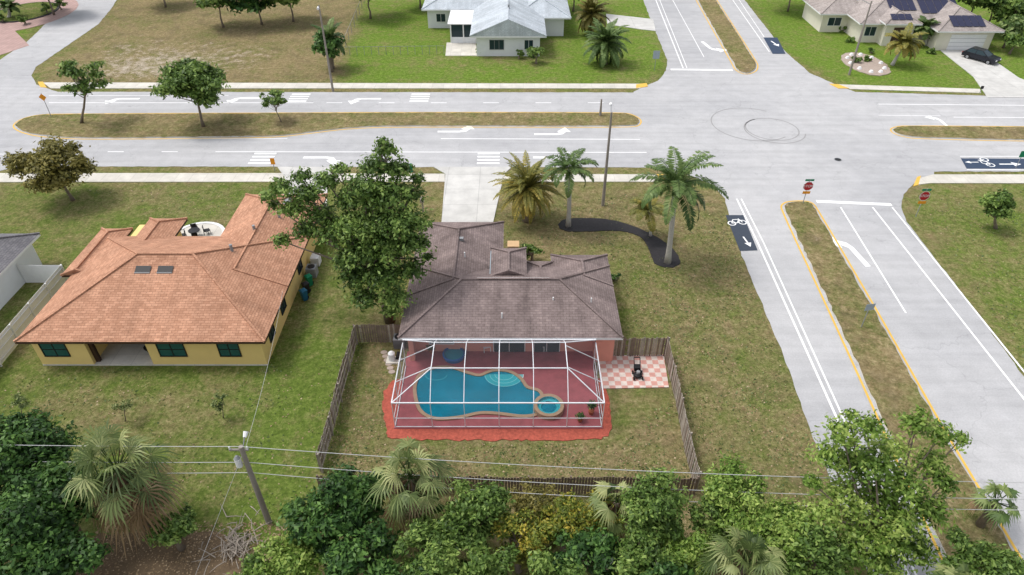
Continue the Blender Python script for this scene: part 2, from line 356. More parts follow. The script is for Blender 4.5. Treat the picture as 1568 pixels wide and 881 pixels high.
def pinnate(name,base,crown,n,flen,leafm,e0=(10,80),droop=1.4,lw=.055,ll=.62,trunk=.16,seed=1,stn=26,yellow=0,tr_mat='palmbark',crownshaft=True):
    rnd=random.Random(seed); e=empty(name); base=Vector(base); crown=Vector(crown); mb=MB()
    pts=[base.lerp(crown,i/7)+Vector((math.sin(i*.5)*.05,0,0)) for i in range(8)]
    mb.tube(pts,[trunk*1.5,trunk*1.15,trunk,trunk,trunk*.98,trunk*.95,trunk*.85,trunk*.7],M[tr_mat],10)
    if crownshaft: mb.tube([crown-Vector((0,0,.9)),crown-Vector((0,0,.4)),crown+Vector((0,0,.15))],[trunk*.8,trunk*.85,trunk*.4],L['palm'],10)
    V=[];T=[]
    for i in range(n):
        az=i*2.399+rnd.uniform(-.25,.25); k=(i+.5)/n; el=math.radians(e0[0]+(e0[1]-e0[0])*k+rnd.uniform(-8,8)); fl=flen*rnd.uniform(.8,1.12)
        p=crown.copy(); dh=Vector((math.cos(az),math.sin(az),0)); side=Vector((-math.sin(az),math.cos(az),0)); rp=[p.copy()]
        tw=rnd.uniform(-.5,.5); dirs=[]; dp=droop*rnd.uniform(.85,1.15)
        for s in range(stn):
            t=s/stn; a=el-dp*(t**1.4)*(1.0+.25*math.cos(el)); d=dh*math.cos(a)+Vector((0,0,math.sin(a))); d=d+side*tw*t*.4; d.normalize()
            p=p+d*(fl/stn); rp.append(p.copy()); dirs.append(d)
        mb.tube(rp[::4]+[rp[-1]],[.035*(1-.8*j/8) for j in range(len(rp[::4])+1)],leafm,4,False)
        tint=min(1,max(0,.45+rnd.gauss(0,.12)+(yellow*(1-k)*.6)))
        for s in range(3,stn):
            t=s/stn; d=dirs[s]; L0=ll*math.sin(math.pi*min(1,(t*.88+.14)))**.6*rnd.uniform(.85,1.1)
            for sg in (-1,1):
                for rep in (0,1):
                    ld=(side*sg*1.0+d*.55+Vector((0,0,-.35+rnd.uniform(-.35,.35)))).normalized(); q=rp[s]+d*(rep*.5*fl/stn)
                    wv=d.cross(ld).cross(ld).normalized()*lw
                    V+= [q-wv*.5,q+ld*L0*.5-wv,q+ld*L0,q+ld*L0*.5+wv]; T.append(min(1,max(0,tint+rnd.gauss(0,.1))))
    mb.build('trunk',e,True)
    quadmesh('fronds',np.array([tuple(v) for v in V]),np.array(T),leafm,e); return e
def fanpalm(name,base,crown,n,r,leafm,seed=1,dead=14,trunk=.2,lw=.05):
    rnd=random.Random(seed); e=empty(name); base=Vector(base); crown=Vector(crown); mb=MB()
    mb.tube([base,base.lerp(crown,.5),crown],[trunk*1.2,trunk,trunk*.9],M['bark'],9)
    def fans(cnt,e0,e1,lm,nm,dr,sc):
        V=[];T=[]
        for i in range(cnt):
            az=i*2.399+rnd.uniform(-.5,.5); k=(i+.5)/cnt; el=math.radians(e0+(e1-e0)*k+rnd.uniform(-14,14))
            dh=Vector((math.cos(az),math.sin(az),0)); side=Vector((-math.sin(az),math.cos(az),0)); d=dh*math.cos(el)+Vector((0,0,math.sin(el)))
            hub=crown+d*r*rnd.uniform(.34,.7)*sc; mb.tube([crown,hub],[.03,.018],lm,4,False)
            rl=rnd.uniform(-.6,.6); side=(side*math.cos(rl)+d.cross(side)*math.sin(rl)).normalized()
            tint=min(1,max(0,.48+rnd.gauss(0,.24))); fd=(d+Vector((0,0,-.45*dr))).normalized(); fs=rnd.uniform(.65,1.05)
            for j in range(16):
                a=math.radians(-105+210*j/15); bl=r*.54*sc*fs*(1-.3*abs(a)/2.0)*rnd.uniform(.8,1.12)
                u=(fd*math.cos(a)+side*math.sin(a)).normalized(); dj=rnd.uniform(.7,1.5)
                mid=hub+u*bl*.55+Vector((0,0,-.04*bl*dr)); tip=hub+u*bl+Vector((0,0,-.42*bl*dr*dj-abs(a)*.05)); w=(-fd*math.sin(a)+side*math.cos(a))*lw
                V+=[hub,mid-w,tip,mid+w]; T.append(min(1,max(0,tint+rnd.gauss(0,.12))))
        quadmesh(nm,np.array([tuple(v) for v in V]),np.array(T),lm,e)
    fans(n,-30,85,leafm,'fan_leaves',1.0,1.0)
    if dead: fans(dead,-80,-24,L['dead'],'dead_fronds',1.7,1.12)
    mb.build('trunk',e,True); return e
def ribbon(mb,pts,w,z,mat,closed=False,off=0):
    n=len(pts); A=[]
    for i in range(n):
        a=pts[(i-1)%n] if closed or i>0 else pts[i]; b=pts[(i+1)%n] if closed or i<n-1 else pts[i]
        dx,dy=b[0]-a[0],b[1]-a[1]; l=math.hypot(dx,dy) or 1; nx,ny=dy/l,-dx/l
        A.append(((pts[i][0]+nx*(off-w/2),pts[i][1]+ny*(off-w/2),z),(pts[i][0]+nx*(off+w/2),pts[i][1]+ny*(off+w/2),z)))
    for i in range(n if closed else n-1):
        a,b=A[i],A[(i+1)%n]; mb.face([a[0],a[1],b[1],b[0]],mat)
def W(px,z=0): return [tuple(P(x,y,z))[:2] for x,y in px]
def ccw(p):
    A=sum(p[i][0]*p[(i+1)%len(p)][1]-p[(i+1)%len(p)][0]*p[i][1] for i in range(len(p))); return p if A>0 else p[::-1]
def smoothc(pts,k=6,closed=True):
    n=len(pts); out=[]
    for i in range(n if closed else n-1):
        if closed: p0,p1,p2,p3=[Vector(pts[(i+j)%n]) for j in (-1,0,1,2)]
        else: p0,p1,p2,p3=[Vector(pts[min(max(i+j,0),n-1)]) for j in (-1,0,1,2)]
        for s in range(k):
            t=s/k; m1=(p2-p0)*.5; m2=(p3-p1)*.5; L1=(p2-p1).length
            if m1.length>L1: m1=m1*(L1/m1.length)
            if m2.length>L1: m2=m2*(L1/m2.length)
            out.append(tuple((2*t**3-3*t*t+1)*p1+(t**3-2*t*t+t)*m1+(-2*t**3+3*t*t)*p2+(t**3-t*t)*m2))
    if not closed: out.append(tuple(pts[-1]))
    return out
def ragged(pts,step=.7,j=.07,rnd=random.Random(3)):
    out=[]
    for i in range(len(pts)):
        a,b=Vector(pts[i][:2]),Vector(pts[(i+1)%len(pts)][:2]); l=(b-a).length; k=max(1,min(400,int(l/step)))
        for s in range(k):
            p=a.lerp(b,s/k); out.append((p.x+rnd.uniform(-j,j),p.y+rnd.uniform(-j,j)))
    return out
# ---------------------------------------------------------------- GROUND
def inpoly(X,Y,poly):
    r=np.zeros(X.shape,bool); n=len(poly)
    for i in range(n):
        x1,y1=poly[i];x2,y2=poly[(i+1)%n]
        if y1==y2: continue
        cnd=((y1>Y)!=(y2>Y))&(X<(x2-x1)*(Y-y1)/(y2-y1)+x1); r^=cnd
    return r
xs=np.concatenate([[-1500,-700,-350],np.arange(-180,180.1,.9),[350,700,1500]]); ys=np.concatenate([[-400,-60],np.arange(-5,200,.9),[260,400,800,2500]])
XX,YY=np.meshgrid(xs,ys); dry=np.full(XX.shape,.52); sand=np.zeros(XX.shape); lush=np.full(XX.shape,.2)
def zone(px,d=None,s=None,l=None):
    mk=inpoly(XX,YY,W(px))
    if d is not None: dry[mk]=d
    if s is not None: sand[mk]=s
    if l is not None: lush[mk]=l
zone([(-300,280),(650,280),(560,500),(490,900),(-400,900)],.22,0,.2)
zone([(60,600),(330,600),(330,690),(60,690)],.42,0,.1)
zone([(395,520),(548,500),(500,760),(330,900),(380,700)],.0,0,.35)
zone([(-200,280),(380,280),(330,330),(-200,360)],.36,.0,.2)
zone([(640,280),(1020,280),(1120,300),(1135,385),(1245,670),(1350,900),(1040,900),(1015,520),(950,390),(640,400)],.64,.06,0)
zone([(950,520),(990,380),(1100,380),(1240,700),(1060,760)],.54,.04,.1)
zone([(1060,420),(1110,400),(1225,660),(1120,740)],.42,.0,.1)
zone([(548,500),(612,500),(590,680),(935,680),(1030,600),(1065,760),(490,760)],.64,.08,0)
zone([(60,135),(180,0),(555,0),(520,125)],.84,.18,0)
zone([(100,115),(180,60),(420,70),(400,105),(200,125)],.8,.42,0)
zone([(130,112),(230,84),(320,88),(300,112),(160,120)],.85,.6,0)
zone([(520,127),(558,0),(1000,-10),(1022,95),(990,127)],.1,0,.9)
zone([(720,30),(860,40),(880,95),(640,110)],.26,.1,.8)
zone([(1138,-10),(1600,-30),(1800,140),(1310,140),(1205,82)],.05,0,.9)
zone([(1380,283),(1900,283),(1900,900),(1568,580)],.32,.02,.45)
zone([(-200,-100),(115,-10),(0,92),(-300,150)],.1,0,.8)
zone([(520,130),(985,137),(960,142),(520,142)],.6,.1,.3)
zone([(0,255),(1020,258),(1010,268),(0,268)],.6,.15,.3)
def blur(A,k=1):
    for _ in range(k):
        B=A.copy(); B[1:-1,1:-1]=(A[1:-1,1:-1]*2+A[:-2,1:-1]+A[2:,1:-1]+A[1:-1,:-2]+A[1:-1,2:])/6; A=B
    return A
dry=blur(dry,3); sand=blur(sand,14); lush=blur(lush,3)
ny,nx=XX.shape; me=bpy.data.meshes.new('ground'); idx=np.arange(nx*ny).reshape(ny,nx)
q=np.stack([idx[:-1,:-1],idx[:-1,1:],idx[1:,1:],idx[1:,:-1]],-1).reshape(-1,4); nq=len(q)
me.vertices.add(nx*ny); me.vertices.foreach_set('co',np.stack([XX,YY,np.zeros_like(XX)],-1).astype(np.float32).ravel())
me.loops.add(nq*4); me.loops.foreach_set('vertex_index',q.astype(np.int32).ravel()); me.polygons.add(nq)
me.polygons.foreach_set('loop_start',np.arange(0,nq*4,4,dtype=np.int32)); me.polygons.foreach_set('loop_total',np.full(nq,4,dtype=np.int32)); me.update(calc_edges=True)
ca=me.attributes.new('zone','FLOAT_COLOR','POINT'); ca.data.foreach_set('color',np.stack([dry,sand,lush,np.ones_like(dry)],-1).astype(np.float32).ravel())
me.materials.append(M['grass']); g=bpy.data.objects.new('ground',me); bpy.context.collection.objects.link(g)
def scatter(name,polys,size,mat,up,tint0):
    Vs=[];Ts=[]
    for px,n in polys:
        w=W(px); a=np.array(w); lo,hi=a.min(0),a.max(0); pts=RNG.random((n*3,2))*(hi-lo)+lo
        f=np.sin(pts[:,0]*.9+2*np.sin(pts[:,1]*.5))*np.sin(pts[:,1]*.8+2*np.sin(pts[:,0]*.45))
        k=inpoly(pts[:,0],pts[:,1],w)&(f+RNG.normal(size=len(pts))*.9>.1); pts=pts[k][:n]; m_=len(pts)
        if not m_: continue
        ang=RNG.random(m_)*6.28; t=np.stack([np.cos(ang),np.sin(ang),np.zeros(m_)],1); b_=np.stack([-np.sin(ang)*(1-up),np.cos(ang)*(1-up),np.full(m_,.15+up)],1)
        s=(size*(.4+1.0*RNG.random(m_)))[:,None]; p=np.concatenate([pts,np.full((m_,1),.012)],1)
        Vs.append(np.stack([p-t*s*.5,p+t*s*.5,p+t*s*.35+b_*s,p-t*s*.35+b_*s],1).reshape(-1,3)); Ts.append(np.clip(tint0+RNG.normal(size=m_)*.2,0,1))
    quadmesh(name,np.concatenate(Vs),np.concatenate(Ts),mat)
LOT1=[(640,345),(1015,290),(1100,310),(1240,675),(1300,850),(1075,850),(1040,600),(1020,540),(960,515),(950,400),(850,400),(660,340)]
LOT2=[(548,510),(590,510),(590,680),(940,680),(1030,605),(1058,740),(495,740)]
LOT3=[(0,290),(380,290),(420,560),(540,540),(490,740),(430,790),(0,690),(0,560),(400,570),(200,300)]
LOT4=[(1400,300),(1568,290),(1568,560)]
LOT6=[(70,130),(180,5),(550,5),(515,125)]
scatter('weeds',[(LOT1,7000),(LOT2,3000),(LOT3,5000),(LOT4,2200),(LOT6,1500)],.10,L['sabal'],.35,.35)
scatter('dry_leaf_litter',[(LOT1,5000),(LOT2,2600),(LOT3,2200),(LOT4,900),(LOT6,1500),([(150,800),(440,800),(440,881),(120,881)],2500)],.08,L['dead'],.1,.5)
mb=MB(); mb.slab(ragged(smoothc(W([(120,835),(200,815),(300,812),(370,835),(430,870),(440,940),(100,940)])),.5,.18),0,.02,M['litter_soil']); mb.build('leaf_litter_soil')
# ---------------------------------------------------------------- ROADS
def sheet(name,px,z,mat,j=.06,jag=True):
    mb=MB(); w=W(px); w=ragged(w,j=j) if jag else w; w=ccw(w); mb.face([(a,b,z) for a,b in w],mat); return mb.build(name)
sheet('main_road',[(-500,139),(90,141),(970,142),(1300,141),(1510,147),(2100,152),(2100,265),(1568,263),(1410,263),(1100,262),(1015,257),(30,255),(0,262),(-500,262)],.020,M['asphalt'])
sheet('side_road',[(1015,262),(1060,270),(1095,285),(1110,305),(1133,385),(1200,545),(1245,670),(1330,881),(1420,1150),(2008,1150),(1720,770),(1568,578),(1480,458),(1388,340),(1380,318),(1384,298),(1400,280),(1430,268),(1430,200),(1015,200)],.014,M['asphalt'])
sheet('side_road',[(970,160),(970,141),(985,133),(1008,124),(1020,108),(1022,92),(1000,40),(985,0),(938,-150),(1030,-150),(1140,0),(1175,45),(1205,82),(1240,112),(1280,130),(1310,141),(1310,160)],.008,M['asphalt'])
sheet('side_street',[(110,-20),(140,-60),(210,-60),(190,-20),(172,12),(150,38),(80,86),(55,103),(48,116),(56,130),(90,142),(90,200),(-500,200),(-500,150),(0,92),(40,66),(85,22)],.026,M['asphalt'])
MED=[[(25,192),(40,182),(70,177),(400,175),(700,174),(955,175),(972,180),(978,187),(970,193),(900,194),(600,194),(530,197),(470,204),(420,209),(300,211),(130,212),(65,208),(35,201)],
[(1368,199),(1385,195),(1568,196),(2000,198),(2000,218),(1568,215),(1400,211),(1375,206)],
[(1201,320),(1208,312),(1236,311),(1245,318),(1330,464),(1437,655),(1500,762),(1570,881),(1730,1150),(1590,1150),(1462,881),(1395,740),(1350,640),(1275,478)],
[(1014,-100),(1068,0),(1122,95),(1130,108),(1142,113),(1155,108),(1156,97),(1095,0),(1034,-100)]]
ymk=MB()
for md in MED:
    w=ccw(smoothc(W(md))); mb=MB(); mb.slab(ragged(w,.5,.09),.0,.13,M['verge'],M['concrete']); mb.build('median_island')
    ribbon(ymk,w,.16,.036,M['yellow'],True,.28)
ymk.build('yellow_edge_line')
mk=MB()
def line(px,w=.15,z=.034,mat=None): ribbon(mk,W(px),w,z,mat or M['line'])
def dash(a,b,n,frac=.5,w=.15):
    for i in range(n):
        t0=i/n;t1=(i+frac)/n; line([(a[0]+(b[0]-a[0])*t0,a[1]+(b[1]-a[1])*t0),(a[0]+(b[0]-a[0])*t1,a[1]+(b[1]-a[1])*t1)],w)
line([(75,158),(480,158)]); dash((500,158),(980,158),6,.3); line([(75,147),(350,147)],.1)
line([(330,233),(990,234)]); line([(675,213),(980,214)]); dash((165,233),(330,233),2,.3); dash((-10,237),(160,233),3,.3)
line([(110,213.5),(440,213)],.12); line([(1345,160),(1700,163)]); line([(1460,180),(1700,181)]); line([(1345,177),(1440,178)],.1)
line([(1470,240),(1700,240)],.12); line([(1480,260),(1700,262)],.12)
line([(1128,305),(1160,372),(1283,645),(1390,880),(1470,1050)],.16); line([(1135,305),(1169,372),(1293,645),(1402,880),(1480,1050)],.13)
line([(1287,318),(1387,480)],.14); line([(1250,309),(1365,314)],.5)
line([(1336,318),(1568,612),(1800,905)],.16); line([(1366,318),(1568,570),(1780,835)],.15)
line([(1002,-5),(1046,105)]); line([(1008,-5),(1052,105)],.1); line([(1027,-5),(1078,88)],.1); line([(1027,107),(1122,108)],.6)
line([(1118,-5),(1178,80)],.12); line([(1128,-5),(1170,57)],.1)
def arrow(px,ang,turn,s=1.0,z=.034):
    o=P(*px); ca,sa=math.cos(ang),math.sin(ang); f=lambda a,b:(o.x+s*(a*ca-b*turn*sa),o.y+s*(a*sa+b*turn*ca),z)
    mk.face([f(-1.5,-.18),f(.4,-.18),f(.4,.14),f(-1.5,.14)],M['line'])
    mk.face([f(.4,-.18),f(.95,-.02),f(1.25,.45),f(.8,.5),f(.4,.14)],M['line'])
    mk.face([f(.45,.5),f(1.65,.45),f(1.2,1.35)],M['line'])
for p in ((190,152),(375,151),(560,152)): arrow(p,math.pi,1,1.3)
arrow((697,202),0,1,1.35) ; arrow((845,206),0,1,1.35); arrow((493,242),0,-1,1.35); arrow((845,242),0,-1,1.35)
arrow((1308,386),math.radians(97),1,1.5); arrow((1085,72),math.radians(-80),1,1.6); arrow((1442,187),math.pi/2,1,1.1)
for (x,y) in ((458,150),(643,150),(402,243),(748,243)):
    for i in range(4):
        o=P(x,y); mk.box(o.x-1.2,o.x+1.2,o.y-1.3+i*.75,o.y-1.3+i*.75+.34,.033,.0345,M['line'])
def panel(px,mat):
    mk.face([(a,b,.033) for a,b in ccw(W(px))],mat)
panel([(1111,330),(1138,330),(1160,384),(1133,385)],M['black']); panel([(1169,58),(1190,58),(1203,83),(1183,83)],M['navy']); panel([(1471,243),(1600,244),(1603,259),(1480,259)],M['navy'])
def bike(px,ang,s):
    o=P(*px); ca,sa=math.cos(ang),math.sin(ang); f=lambda a,b:(o.x+s*(a*ca-b*sa),o.y+s*(a*sa+b*ca))
    for cx in (-.55,.55): ribbon(mk,[f(cx+.36*math.cos(t*math.pi/8),-.1+.36*math.sin(t*math.pi/8)) for t in range(16)],.11*s,.038,M['line'],True)
    for a,b in (((-.55,-.1),(-.2,.5)),((-.2,.5),(.4,.45)),((.4,.6),(.55,-.1)),((-.55,-.1),(.05,-.1)),((.05,-.1),(.4,.45))): ribbon(mk,[f(*a),f(*b)],.1*s,.042,M['line'])
def sarrow(px,ang,s):
    o=P(*px); ca,sa=math.cos(ang),math.sin(ang); f=lambda a,b:(o.x+s*(a*ca-b*sa),o.y+s*(a*sa+b*ca),.038)
    mk.face([f(-.8,-.08),f(.3,-.08),f(.3,.08),f(-.8,.08)],M['line']); mk.face([f(.3,-.35),f(1,0),f(.3,.35)],M['line'])
bike((1128,341),math.radians(10),.95); sarrow((1143,370),math.radians(-82),.9); bike((1510,249),math.radians(90),1.1); sarrow((1545,252),0,1.3); sarrow((1489,249),math.pi,.8); sarrow((1186,67),math.radians(-80),1.4)
mk.build('road_marking')
tm=MB()
for (x,y,r,a0,a1) in ((1150,190,4.6,.9,5.4),(1182,198,3.0,0,6.28),(1186,200,3.4,2,6)):
    o=P(x,y); ribbon(tm,[(o.x+r*math.cos(a0+(a1-a0)*i/30),o.y+r*math.sin(a0+(a1-a0)*i/30)) for i in range(31)],.13,.030,M['tyre'])
tm.build('tyre_mark')
mb=MB(); o=P(1283,245); mb.tube([(o.x,o.y,.0),(o.x,o.y,.035)],.42,M['grey_metal'],20); mb.tube([(o.x,o.y,.034),(o.x,o.y,.04)],.34,M['dark'],20); mb.build('manhole_cover')
def walk(name,px,z=.06,mat='concrete'):
    mb=MB(); mb.slab(W(px),0,z,M[mat]); return mb.build(name)
walk('sidewalk',[(66,127),(985,129),(980,136),(78,136)]); walk('sidewalk',[(-300,266),(434,266),(434,279),(-300,280)]); walk('sidewalk',[(500,266.5),(681,267),(681,279),(500,279)])
walk('sidewalk',[(769,267),(1014,268),(1018,272),(1012,279),(768,279)]); walk('sidewalk',[(1284,130),(1500,137),(1502,143),(1302,137)]); walk('sidewalk',[(1402,284),(1407,274),(1428,268),(2000,268),(2000,282),(1425,281)])
walk('driveway',[(664,256.5),(784,256.5),(772,267),(755,342),(676,342),(682,267)],.075,'drive')
walk('driveway',[(425,256.5),(512,256.5),(502,272),(500,330),(430,330),(436,272)],.075,'drive')
walk('driveway',[(1440,78),(1500,78),(1560,120),(1640,150),(1512,150),(1490,118)],.075,'drive')
walk('driveway',[(928,22),(1000,30),(1004,48),(985,46),(930,38)],.07,'drive')
mb=MB()
for px in ([(58,126),(66,126),(72,135),(62,134)],[(974,130),(990,128),(992,133),(974,136)],[(1270,129),(1284,130),(1300,136),(1284,136)],[(1005,268),(1016,268),(1019,274),(1010,278)],[(1398,286),(1404,272),(1410,270),(1406,284)]): mb.slab(W(px),0,.068,M['yellow'])
mb.build('tactile_pad')
mb=MB(); o=P(25,22); mb.slab([(o.x+9*math.cos(t*.2618),o.y+11*math.sin(t*.2618)) for t in range(24)],0,.05,M['pinkdrive']); mb.slab(W([(-120,60),(20,45),(45,70),(0,85),(-120,110)]),0,.045,M['pinkdrive']); mb.build('pink_driveway')
mb=MB(); mb.slab([(o.x+1+5*math.cos(t*.2618),o.y+1+6*math.sin(t*.2618)) for t in range(24)],0,.15,M['blackmulch']); mb.slab([(o.x+1+4.6*math.cos(t*.2618),o.y+1+5.6*math.sin(t*.2618)) for t in range(24)],0,.2,M['grass']); mb.build('planted_circle')
def bed(name,px,mat,w,z=.06):
    out=smoothc(W(px),7,False); mb=MB(); n=len(out); Lf=[];Rt=[]
    for i in range(n):
        a=out[max(0,i-1)];b=out[min(n-1,i+1)]; dx,dy=b[0]-a[0],b[1]-a[1]; l=math.hypot(dx,dy) or 1; t=i/(n-1); k=w*(.85+.3*math.sin(t*9))*.5*min(1,math.sin(math.pi*min(1,max(0,t*.94+.03)))*4)
        Lf.append((out[i][0]-dy/l*k,out[i][1]+dx/l*k)); Rt.append((out[i][0]+dy/l*k,out[i][1]-dx/l*k))
    mb.slab(ragged(Lf+Rt[::-1],.3,.04),0,z,mat); return mb.build(name)
bed('mulch_bed',[(856,347),(885,345),(925,345),(960,350),(988,361),(1006,376),(1018,393),(1024,410)],M['blackmulch'],2.0)
# ---------------------------------------------------------------- windows helper
def win(mb,x0,x1,z0,z1,y,fm,gm,nx=2,nz=1,side='y',sgn=-1):
    t=.06
    def bx(a0,a1,b0,b1,d0,d1,m):
        lo,hi=sorted((y+sgn*d0,y+sgn*d1))
        if side=='y': mb.box(a0,a1,lo,hi,b0,b1,m)
        else: mb.box(lo,hi,a0,a1,b0,b1,m)
    bx(x0,x1,z0,z1,-.05,.012,gm)
    bx(x0-t,x1+t,z1,z1+t,-.02,.05,fm); bx(x0-t,x1+t,z0-t,z0,-.02,.07,fm); bx(x0-t,x0,z0,z1,-.02,.05,fm); bx(x1,x1+t,z0,z1,-.02,.05,fm)
    for i in range(1,nx): xx=x0+(x1-x0)*i/nx; bx(xx-.025,xx+.025,z0,z1,.0,.04,fm)
    for i in range(1,nz): zz=z0+(z1-z0)*i/nz; bx(x0,x1,zz-.025,zz+.025,.0,.035,fm)
# ---------------------------------------------------------------- MAIN HOUSE
H1=empty('pink_stucco_house')
mb=MB(); Wl=M['pink_wall']
mb.box(-7.25,7.15,36.3,42.7,0,2.62,Wl); mb.box(5.85,7.149,35.3,36.3,0,2.62,Wl); mb.box(-7.249,-6.9,35.3,36.3,0,2.62,Wl)
mb.box(-7.25,-1.2,42.7,49.1,0,2.6,Wl); mb.box(3.6,7.15,42.7,44.1,0,2.6,Wl)
mb.box(-1.35,.85,40.4,43.5,2.6,3.85,M['flash'])
mb.build('walls',H1)
mb=MB(); Rm=M['roof_main']; fs=M['white']
mb.hip(-7.8,7.6,34.8,43.2,2.75,.44,Rm,fs); mb.hip(-7.79,-.7,39.4,49.6,2.742,.44,Rm,fs,gable=('s',)); mb.hip(3.1,7.59,40.6,44.7,2.742,.44,Rm,fs,gable=('s',))
mb.hip(-1.6,1.1,40.2,43.9,3.95,.4,Rm,fs,th=.12,gable=('s',)); mb.hip(1.0,3.4,41.5,43.9,2.70,.3,Rm,fs,gable=('s',))
mb.build('roof',H1,uv=True)
mb=MB()
mb.box(-2.5,2.7,38.92,39.1,4.64,4.69,M['white'])
mb.box(-1.66,-1.6,40.6,43.6,3.0,3.9,M['flash'])
mb.box(-.3,.5,44.1,44.8,0,3.9,M['plywood']); mb.box(-.36,.56,44.04,44.86,3.9,4.0,M['plywood'])
for x,y,z in ((-3.6,42.6,4.2),(-.7,36.2,3.55),(5.6,37.6,3.75),(2.9,37.5,3.9)): mb.tube([(x,y,z-.3),(x,y,z+.25)],.05,M['white'],8)
mb.box(-4.1,-3.8,44.5,44.8,4.2,4.42,M['grey_metal'])
for x0,x1 in ((-5.9,-4.2),(-1.3,.9),(1.6,3.4)): win(mb,x0,x1,.1 if x0>-2 else .9,2.1,36.3,M['white'],M['glass'],2,2)
win(mb,37.5,39,1,2.1,7.15,M['white'],M['glass'],2,1,'x',1); win(mb,40.5,41.7,1,2.1,7.15,M['white'],M['glass'],2,1,'x',1); win(mb,38.5,39.8,1,2.1,-7.25,M['white'],M['glass'],2,1,'x',-1)
mb.box(-6.6,-1.8,49.1,49.16,.05,2.2,M['white']); mb.box(1.2,2.2,42.7,42.76,.05,2.15,M['bronze'])
mb.build('trim_and_windows',H1)
LN=empty('screened_pool_enclosure'); X0,X1,Y0,Y1=-7.5,5.75,29.2,34.75; ze=2.35; TX0,TX1,TY0,TY1,tz=-5.1,3.5,30.9,33.3,3.7
mb=MB(); A=M['alu']; w=.045
ix=[-7.5,-5.1,-3.0,-.82,1.35,3.5,5.75]
for x in ix: mb.beam((x,Y0,.1),(x,Y0,ze),w,A)
mb.beam((X0,Y0,ze),(X1,Y0,ze),.07,A); mb.beam((X0,Y0,.14),(X1,Y0,.14),w,A); mb.beam((X0,Y0,.95),(X1,Y0,.95),.035,A)
for x in (X0,X1):
    mb.beam((x,Y0,ze),(x,Y1,ze),.07,A); mb.beam((x,Y0,.14),(x,Y1,.14),w,A); mb.beam((x,Y0,.95),(x,Y1,.95),.035,A)
    for y in (31.0,33.0,Y1): mb.beam((x,y,.1),(x,y,ze),w,A)
eY=Y1; ez=2.62
for a,b in (((TX0,TY0),(TX1,TY0)),((TX0,TY1),(TX1,TY1)),((TX0,TY0),(TX0,TY1)),((TX1,TY0),(TX1,TY1))): mb.beam((*a,tz),(*b,tz),.055,A)
for x in ix[1:-1]:
    mb.beam((x,Y0,ze),(x,TY0,tz),w,A); mb.beam((x,TY0,tz),(x,TY1,tz),w,A); mb.beam((x,TY1,tz),(x,eY,ez),w,A)
for a,b in (((X0,Y0,ze),(TX0,TY0,tz)),((X1,Y0,ze),(TX1,TY0,tz)),((X0,eY,ez),(TX0,TY1,tz)),((X1,eY,ez),(TX1,TY1,tz))): mb.beam(a,b,.055,A)
for x,tx in ((X0,TX0),(X1,TX1)):
    for y in (31.0,33.0): mb.beam((x,y,ze),(tx,min(max(y,TY0),TY1),tz),w,A)
mb.beam((X0,eY,ez),(X1,eY,ez),.09,A)
mb.build('frame',LN)
mb=MB(); S=M['screen']
mb.face([(TX0,TY0,tz),(TX1,TY0,tz),(TX1,TY1,tz),(TX0,TY1,tz)],S); mb.face([(X0,Y0,ze),(X1,Y0,ze),(TX1,TY0,tz),(TX0,TY0,tz)],S)
mb.face([(X0,Y0,.1),(X1,Y0,.1),(X1,Y0,ze),(X0,Y0,ze)],S); mb.face([(TX0,TY1,tz),(TX1,TY1,tz),(X1,eY,ez),(X0,eY,ez)],S)
mb.face([(X0,Y0,ze),(TX0,TY0,tz),(TX0,TY1,tz),(X0,eY,ez)],S); mb.face([(X1,Y0,ze),(X1,eY,ez),(TX1,TY1,tz),(TX1,TY0,tz)],S)
for x in (X0,X1): mb.face([(x,Y0,.1),(x,eY,.1),(x,eY,ze),(x,Y0,ze)],S)
mb.build('screen_panels',LN)
mb=MB(); mb.box(-7.58,5.83,29.1,36.3,0,.1,M['deck']); mb.build('pool_deck')
mb=MB(); mp_=smoothc(W([(601,585),(592,664),(602,673),(760,675),(905,674),(930,668),(936,652),(928,596),(922,580),(760,580)]),4); mb.slab(ragged(mp_,.3,.09),0,.05,M['mulch']); mb.build('red_mulch_bed')
PL=empty('swimming_pool'); pw=W([(638,598),(645,578),(665,568),(690,567),(715,575),(735,579),(755,572),(778,573),(795,583),(806,597),(824,603),(829,618),(822,634),(800,638),(765,634),(735,633),(700,640),(665,641),(645,628)])
pw=ccw(smoothc(pw,5)); mb=MB(); mb.face([(x,y,.12) for x,y in pw],M['poolfloor']); 
o=P(772,578)
for k,(r,z) in enumerate(((1.35,.13),(1.0,.14),(.65,.15))):
    st=[(o.x+r*math.cos(math.pi*(1+i/14)),o.y+.15+r*.85*math.sin(math.pi*(1+i/14)),z) for i in range(15)]
    mb.face(st,M['poolstep'])
    ribbon(mb,[(a,b) for a,b,_ in st],.05,z+.004,M['white'])
o2=P(668,578); st=[(o2.x+.75*math.cos(math.pi*(1+i/10)),o2.y+.1+.5*math.sin(math.pi*(1+i/10)),.132) for i in range(11)]; ribbon(mb,[(a,b) for a,b,_ in st],.05,.137,M['poolstep'])
mb.build('basin',PL)
mb=MB(); mb.face([(x,y,.17) for x,y in pw],M['water']); mb.build('water',PL)
mb=MB(); ribbon(mb,pw,.24,.195,M['coping'],True,.12)
n=len(pw)
for off,z0,z1 in ((0,.1,.195),(.24,.1,.195)):
    pp=[]
    for i in range(n):
        a=pw[i-1];b=pw[(i+1)%n];dx,dy=b[0]-a[0],b[1]-a[1];l=math.hypot(dx,dy);pp.append((pw[i][0]+dy/l*off,pw[i][1]-dx/l*off))
    for i in range(n):
        a,b=pp[i],pp[(i+1)%n]; mb.face([(*a,z0),(*b,z0),(*b,z1),(*a,z1)],M['coping'])
mb.build('coping',PL)
